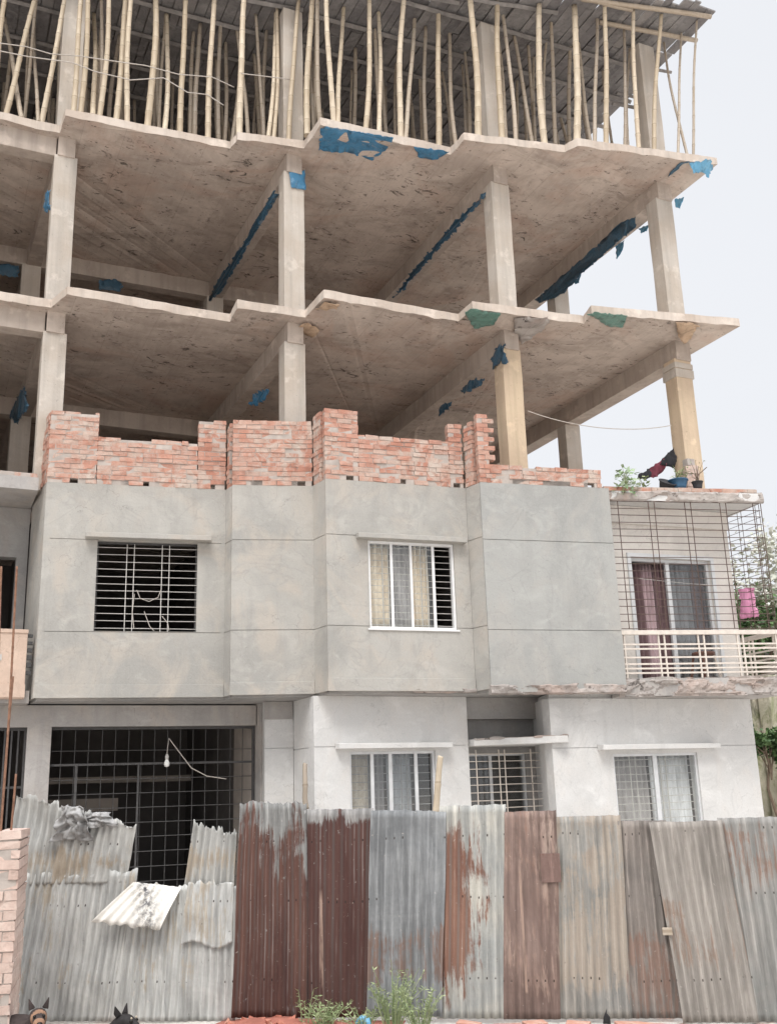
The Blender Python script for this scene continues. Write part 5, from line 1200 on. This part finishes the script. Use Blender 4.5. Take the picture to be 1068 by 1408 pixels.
# ------------------------------------------------------------------ dogs
def skin_body(name, verts, edges, radii, mat, root=0, parent=None, sub=2, origin=(0, 0, 0)):
    me = bpy.data.meshes.new(name); og = Vector(origin); me.from_pydata([tuple(Vector(v)-og) for v in verts], edges, [])
    o = bpy.data.objects.new(name, me); COL.objects.link(o); o.location = og-(wloc(parent) if parent else Vector())
    if parent: o.parent = parent
    sk = o.modifiers.new("skin", 'SKIN'); sk.use_smooth_shade = True
    for i, r_ in enumerate(radii):
        d = me.skin_vertices[0].data[i]; d.radius = (r_, r_) if isinstance(r_, (int, float)) else r_; d.use_root = (i == root)
    o.modifiers.new("sub", 'SUBSURF').levels = sub; o.modifiers["sub"].render_levels = sub
    me.materials.append(MT[mat]); return o
def dog(label, loc, face, hd, mat, facemat, browdots):
    """dog lying on its chest; x axis of the dog = towards the head; hd = yaw of the head relative to the body"""
    ca, sa = math.cos(face), math.sin(face); L = Vector(loc)
    T = lambda p: L+Vector((p[0]*ca-p[1]*sa, p[0]*sa+p[1]*ca, p[2]))
    V = [(-.30, 0, .13), (-.18, 0, .165), (0, 0, .175), (.16, 0, .17), (.26, 0, .22), (.31, 0, .275),      # hip..neck 0-5
         (-.36, .02, .10), (-.50, .06, .05), (-.62, .12, .03),                                              # tail 6-8
         (-.24, .11, .12), (-.08, .15, .09), (-.24, .155, .045), (-.08, .165, .03), (.0, .165, .025),       # left hind folded
         (-.24, -.11, .12), (-.08, -.15, .09), (-.24, -.155, .045), (-.08, -.165, .03), (.0, -.165, .025),
         (.18, .08, .12), (.08, .10, .05), (.22, .10, .03), (.38, .10, .025), (.44, .10, .022),             # fore legs
         (.18, -.08, .12), (.08, -.10, .05), (.22, -.10, .03), (.38, -.10, .025), (.44, -.10, .022)]
    Ed = [(0, 1), (1, 2), (2, 3), (3, 4), (4, 5), (0, 6), (6, 7), (7, 8), (0, 9), (9, 10), (10, 11), (11, 12), (12, 13), (0, 14), (14, 15), (15, 16), (16, 17), (17, 18), (3, 19), (19, 20), (20, 21), (21, 22), (22, 23), (3, 24), (24, 25), (25, 26), (26, 27), (27, 28)]
    Rd = [.10, .115, .125, .13, .085, .07, .03, .022, .012, .075, .05, .03, .024, .028, .075, .05, .03, .024, .028, .055, .036, .03, .024, .03, .055, .036, .03, .024, .03]
    # head: own frame at the end of the neck, part of the same skin
    hc = Vector((.345, 0, .325)); ch, sh = math.cos(hd), math.sin(hd)
    H = lambda p: (hc.x+p[0]*ch-p[1]*sh, hc.y+p[0]*sh+p[1]*ch, hc.z+p[2])
    hv = [(0, 0, .0), (.05, 0, .005), (.10, 0, -.018), (.155, 0, -.032)]; hr = [.068, .062, .038, .026]
    k = len(V); V += [H(p) for p in hv]; Ed += [(5, k), (k, k+1), (k+1, k+2), (k+2, k+3)]; Rd += hr
    o = skin_body("dog", [T(p) for p in V], Ed, Rd, mat, 0, None, 2, loc); tag(o, label, "dog")
    HT = lambda p: T(H(p))
    def blob(nm, c, r, mt, sc=(1, 1, 1)):
        m = MB(); prof = [(max(.001, math.sin(q*math.pi/8)), -math.cos(q*math.pi/8)) for q in range(9)]
        vs = []
        for rr_, zz in prof:
            for q in range(12):
                a = 2*math.pi*q/12; vs.append(HT((c[0]+r*sc[0]*rr_*math.cos(a), c[1]+r*sc[1]*rr_*math.sin(a), c[2]+r*sc[2]*zz)))
        m.add(vs, [(i*12+q, i*12+(q+1) % 12, (i+1)*12+(q+1) % 12, (i+1)*12+q) for i in range(8) for q in range(12)])
        return m.build(nm, mt, o, True)
    for sy in (-1, 1):
        m = MB(); b = [(-.03, sy*.028, .045), (.012, sy*.022, .058), (.0, sy*.068, .036), (-.015, sy*.072, .125)]
        m.add([HT(p) for p in b]+[HT((-.035, sy*.055, .06))], [(0, 1, 3), (1, 2, 3), (0, 3, 4), (4, 3, 2), (0, 4, 2), (0, 2, 1)])
        m.build("ear", mat if facemat == mat else 'fur_dark', o, False, bevel=.004)
        blob("eye", (.102, sy*.031, .014), .012, 'eye')
        
        if browdots: blob("brow", (.10, sy*.027, .034), .007, 'eye_amber')
    blob("nose", (.178, 0, -.022), .017, 'eye', (1, 1.2, .8))
    if facemat != mat:
        blob("face_fur", (.052, 0, -.004), .057, facemat, (.95, 1.0, .98)); blob("muzzle_fur", (.118, 0, -.026), .044, facemat, (1.35, .9, .8))
    return o
# the tan-faced dog looks at the viewer, the black one lies across with its head to the right
dl = aty(35, 1395, 8.15)
f1_ = math.atan2(-8.15, -.6)
dog("dark brown dog with tan face looking at the viewer beside the brick pier", (.86+.06, 8.52, -.015), R(-78), R(-15), 'fur_dark', 'fur_tan', False)
dog("black dog with pale brows lying before the left fence sheet", (1.20, 8.05, -.085), R(-8), R(-40), 'fur_black', 'fur_black', True)
# ------------------------------------------------------------------ beyond, at the right
fM = frame((16.0, 18.5), (28, 17.0))
m = MB(); wall_mesh(m, frame((18.6, 20.0), (27, 18.6)), 0, 8.5, -.25, 0, 0, 4.15); o = m.build("old_wall", 'moss', None, origin=(22, 19, 0)); tag(o, "old mossy yellowish concrete wall beyond the right end of the building", "wall")
m = MB(); m.box(19.35, 19.75, 19.35, 19.75, 0, 4.3); tag(m.build("wall_post", 'moss', None, bevel=.02, origin=(19.5, 19.5, 0)), "stained concrete post standing before the mossy wall", "post")
def tree(name, label, base, h, trunk_r, crown, mat, nleaf, leaf, seed, clumps=26):
    rnd = random.Random(seed); base = Vector(base); t = thing(name, label, "tree", base)
    m = MB(); top = base+Vector((0, 0, h*.62)); m.tube([base+Vector((0, 0, -.1)), base+Vector((.1, 0, h*.2)), base+Vector((-.05, .1, h*.42)), top], [trunk_r, trunk_r*.8, trunk_r*.65, trunk_r*.4], 9)
    cs_ = []
    for k in range(clumps):
        d = Vector((rnd.gauss(0, 1), rnd.gauss(0, 1), rnd.gauss(0, .8))).normalized()*rnd.uniform(.35, 1)
        c = base+Vector((d.x*crown[0], d.y*crown[1], h*.68+d.z*crown[2])); cs_.append(c)
        if k < 12: m.tube([top-Vector((0, 0, rnd.uniform(0, h*.15))), (top+c)/2+Vector((0, 0, .2)), c], [trunk_r*.35, trunk_r*.2, trunk_r*.06], 5)
    m.build("trunk", 'bark', t); f = MB()
    for c in cs_:
        rr_ = min(crown)*rnd.uniform(.28, .5)
        for _ in range(int(nleaf/clumps)):
            p = c+Vector((rnd.gauss(0, .5), rnd.gauss(0, .5), rnd.gauss(0, .42)))*rr_
            d = Vector((rnd.gauss(0, 1), rnd.gauss(0, 1), rnd.gauss(0, .7))).normalized(); L = leaf*rnd.uniform(.6, 1.3); sd = d.cross(Vector((rnd.gauss(0, 1), rnd.gauss(0, 1), 1))).normalized()*L*.3
            f.add([p, p+d*L*.5+sd, p+d*L, p+d*L*.5-sd], [(0, 1, 2, 3)])
    f.build("crown", mat, t, fixn=False); return t
tree("blossom_tree", "dusty pale blossoming tree far beyond the balcony cage", (25.5, 24.0, 0), 11.6, .2, (2.4, 2.0, 2.6), 'leaf_hazy', 5200, .2, 3, 34)
tree("green_tree", "green leafy tree behind the balcony cage and railing", (22.2, 22.2, 0), 8.4, .16, (1.9, 1.6, 1.5), 'leaf_tree', 5200, .16, 4, 30)
tree("green_shrub", "dark green shrub growing against the mossy wall", (18.35, 18.6, 0), 3.7, .05, (.75, .5, .62), 'leaf_tree', 3000, .11, 5, 18)
m = MB(); m.box(17.5, 30, 26, 34, 0, 7.6); o = m.build("distant_house", 'cream', None, origin=(24, 30, 0)); tag(o, "pale house far beyond the right-hand trees", "house")
m = MB(); m.box(17.3, 30.2, 25.8, 34.2, 7.6, 7.8); m.build("roof", 'rough_edge', o)
for i in range(5):
    m = MB(); m.box(18.5+i*2.2, 19.7+i*2.2, 25.96, 25.998, 4.6, 6.0); m.build("window", 'interior', o)
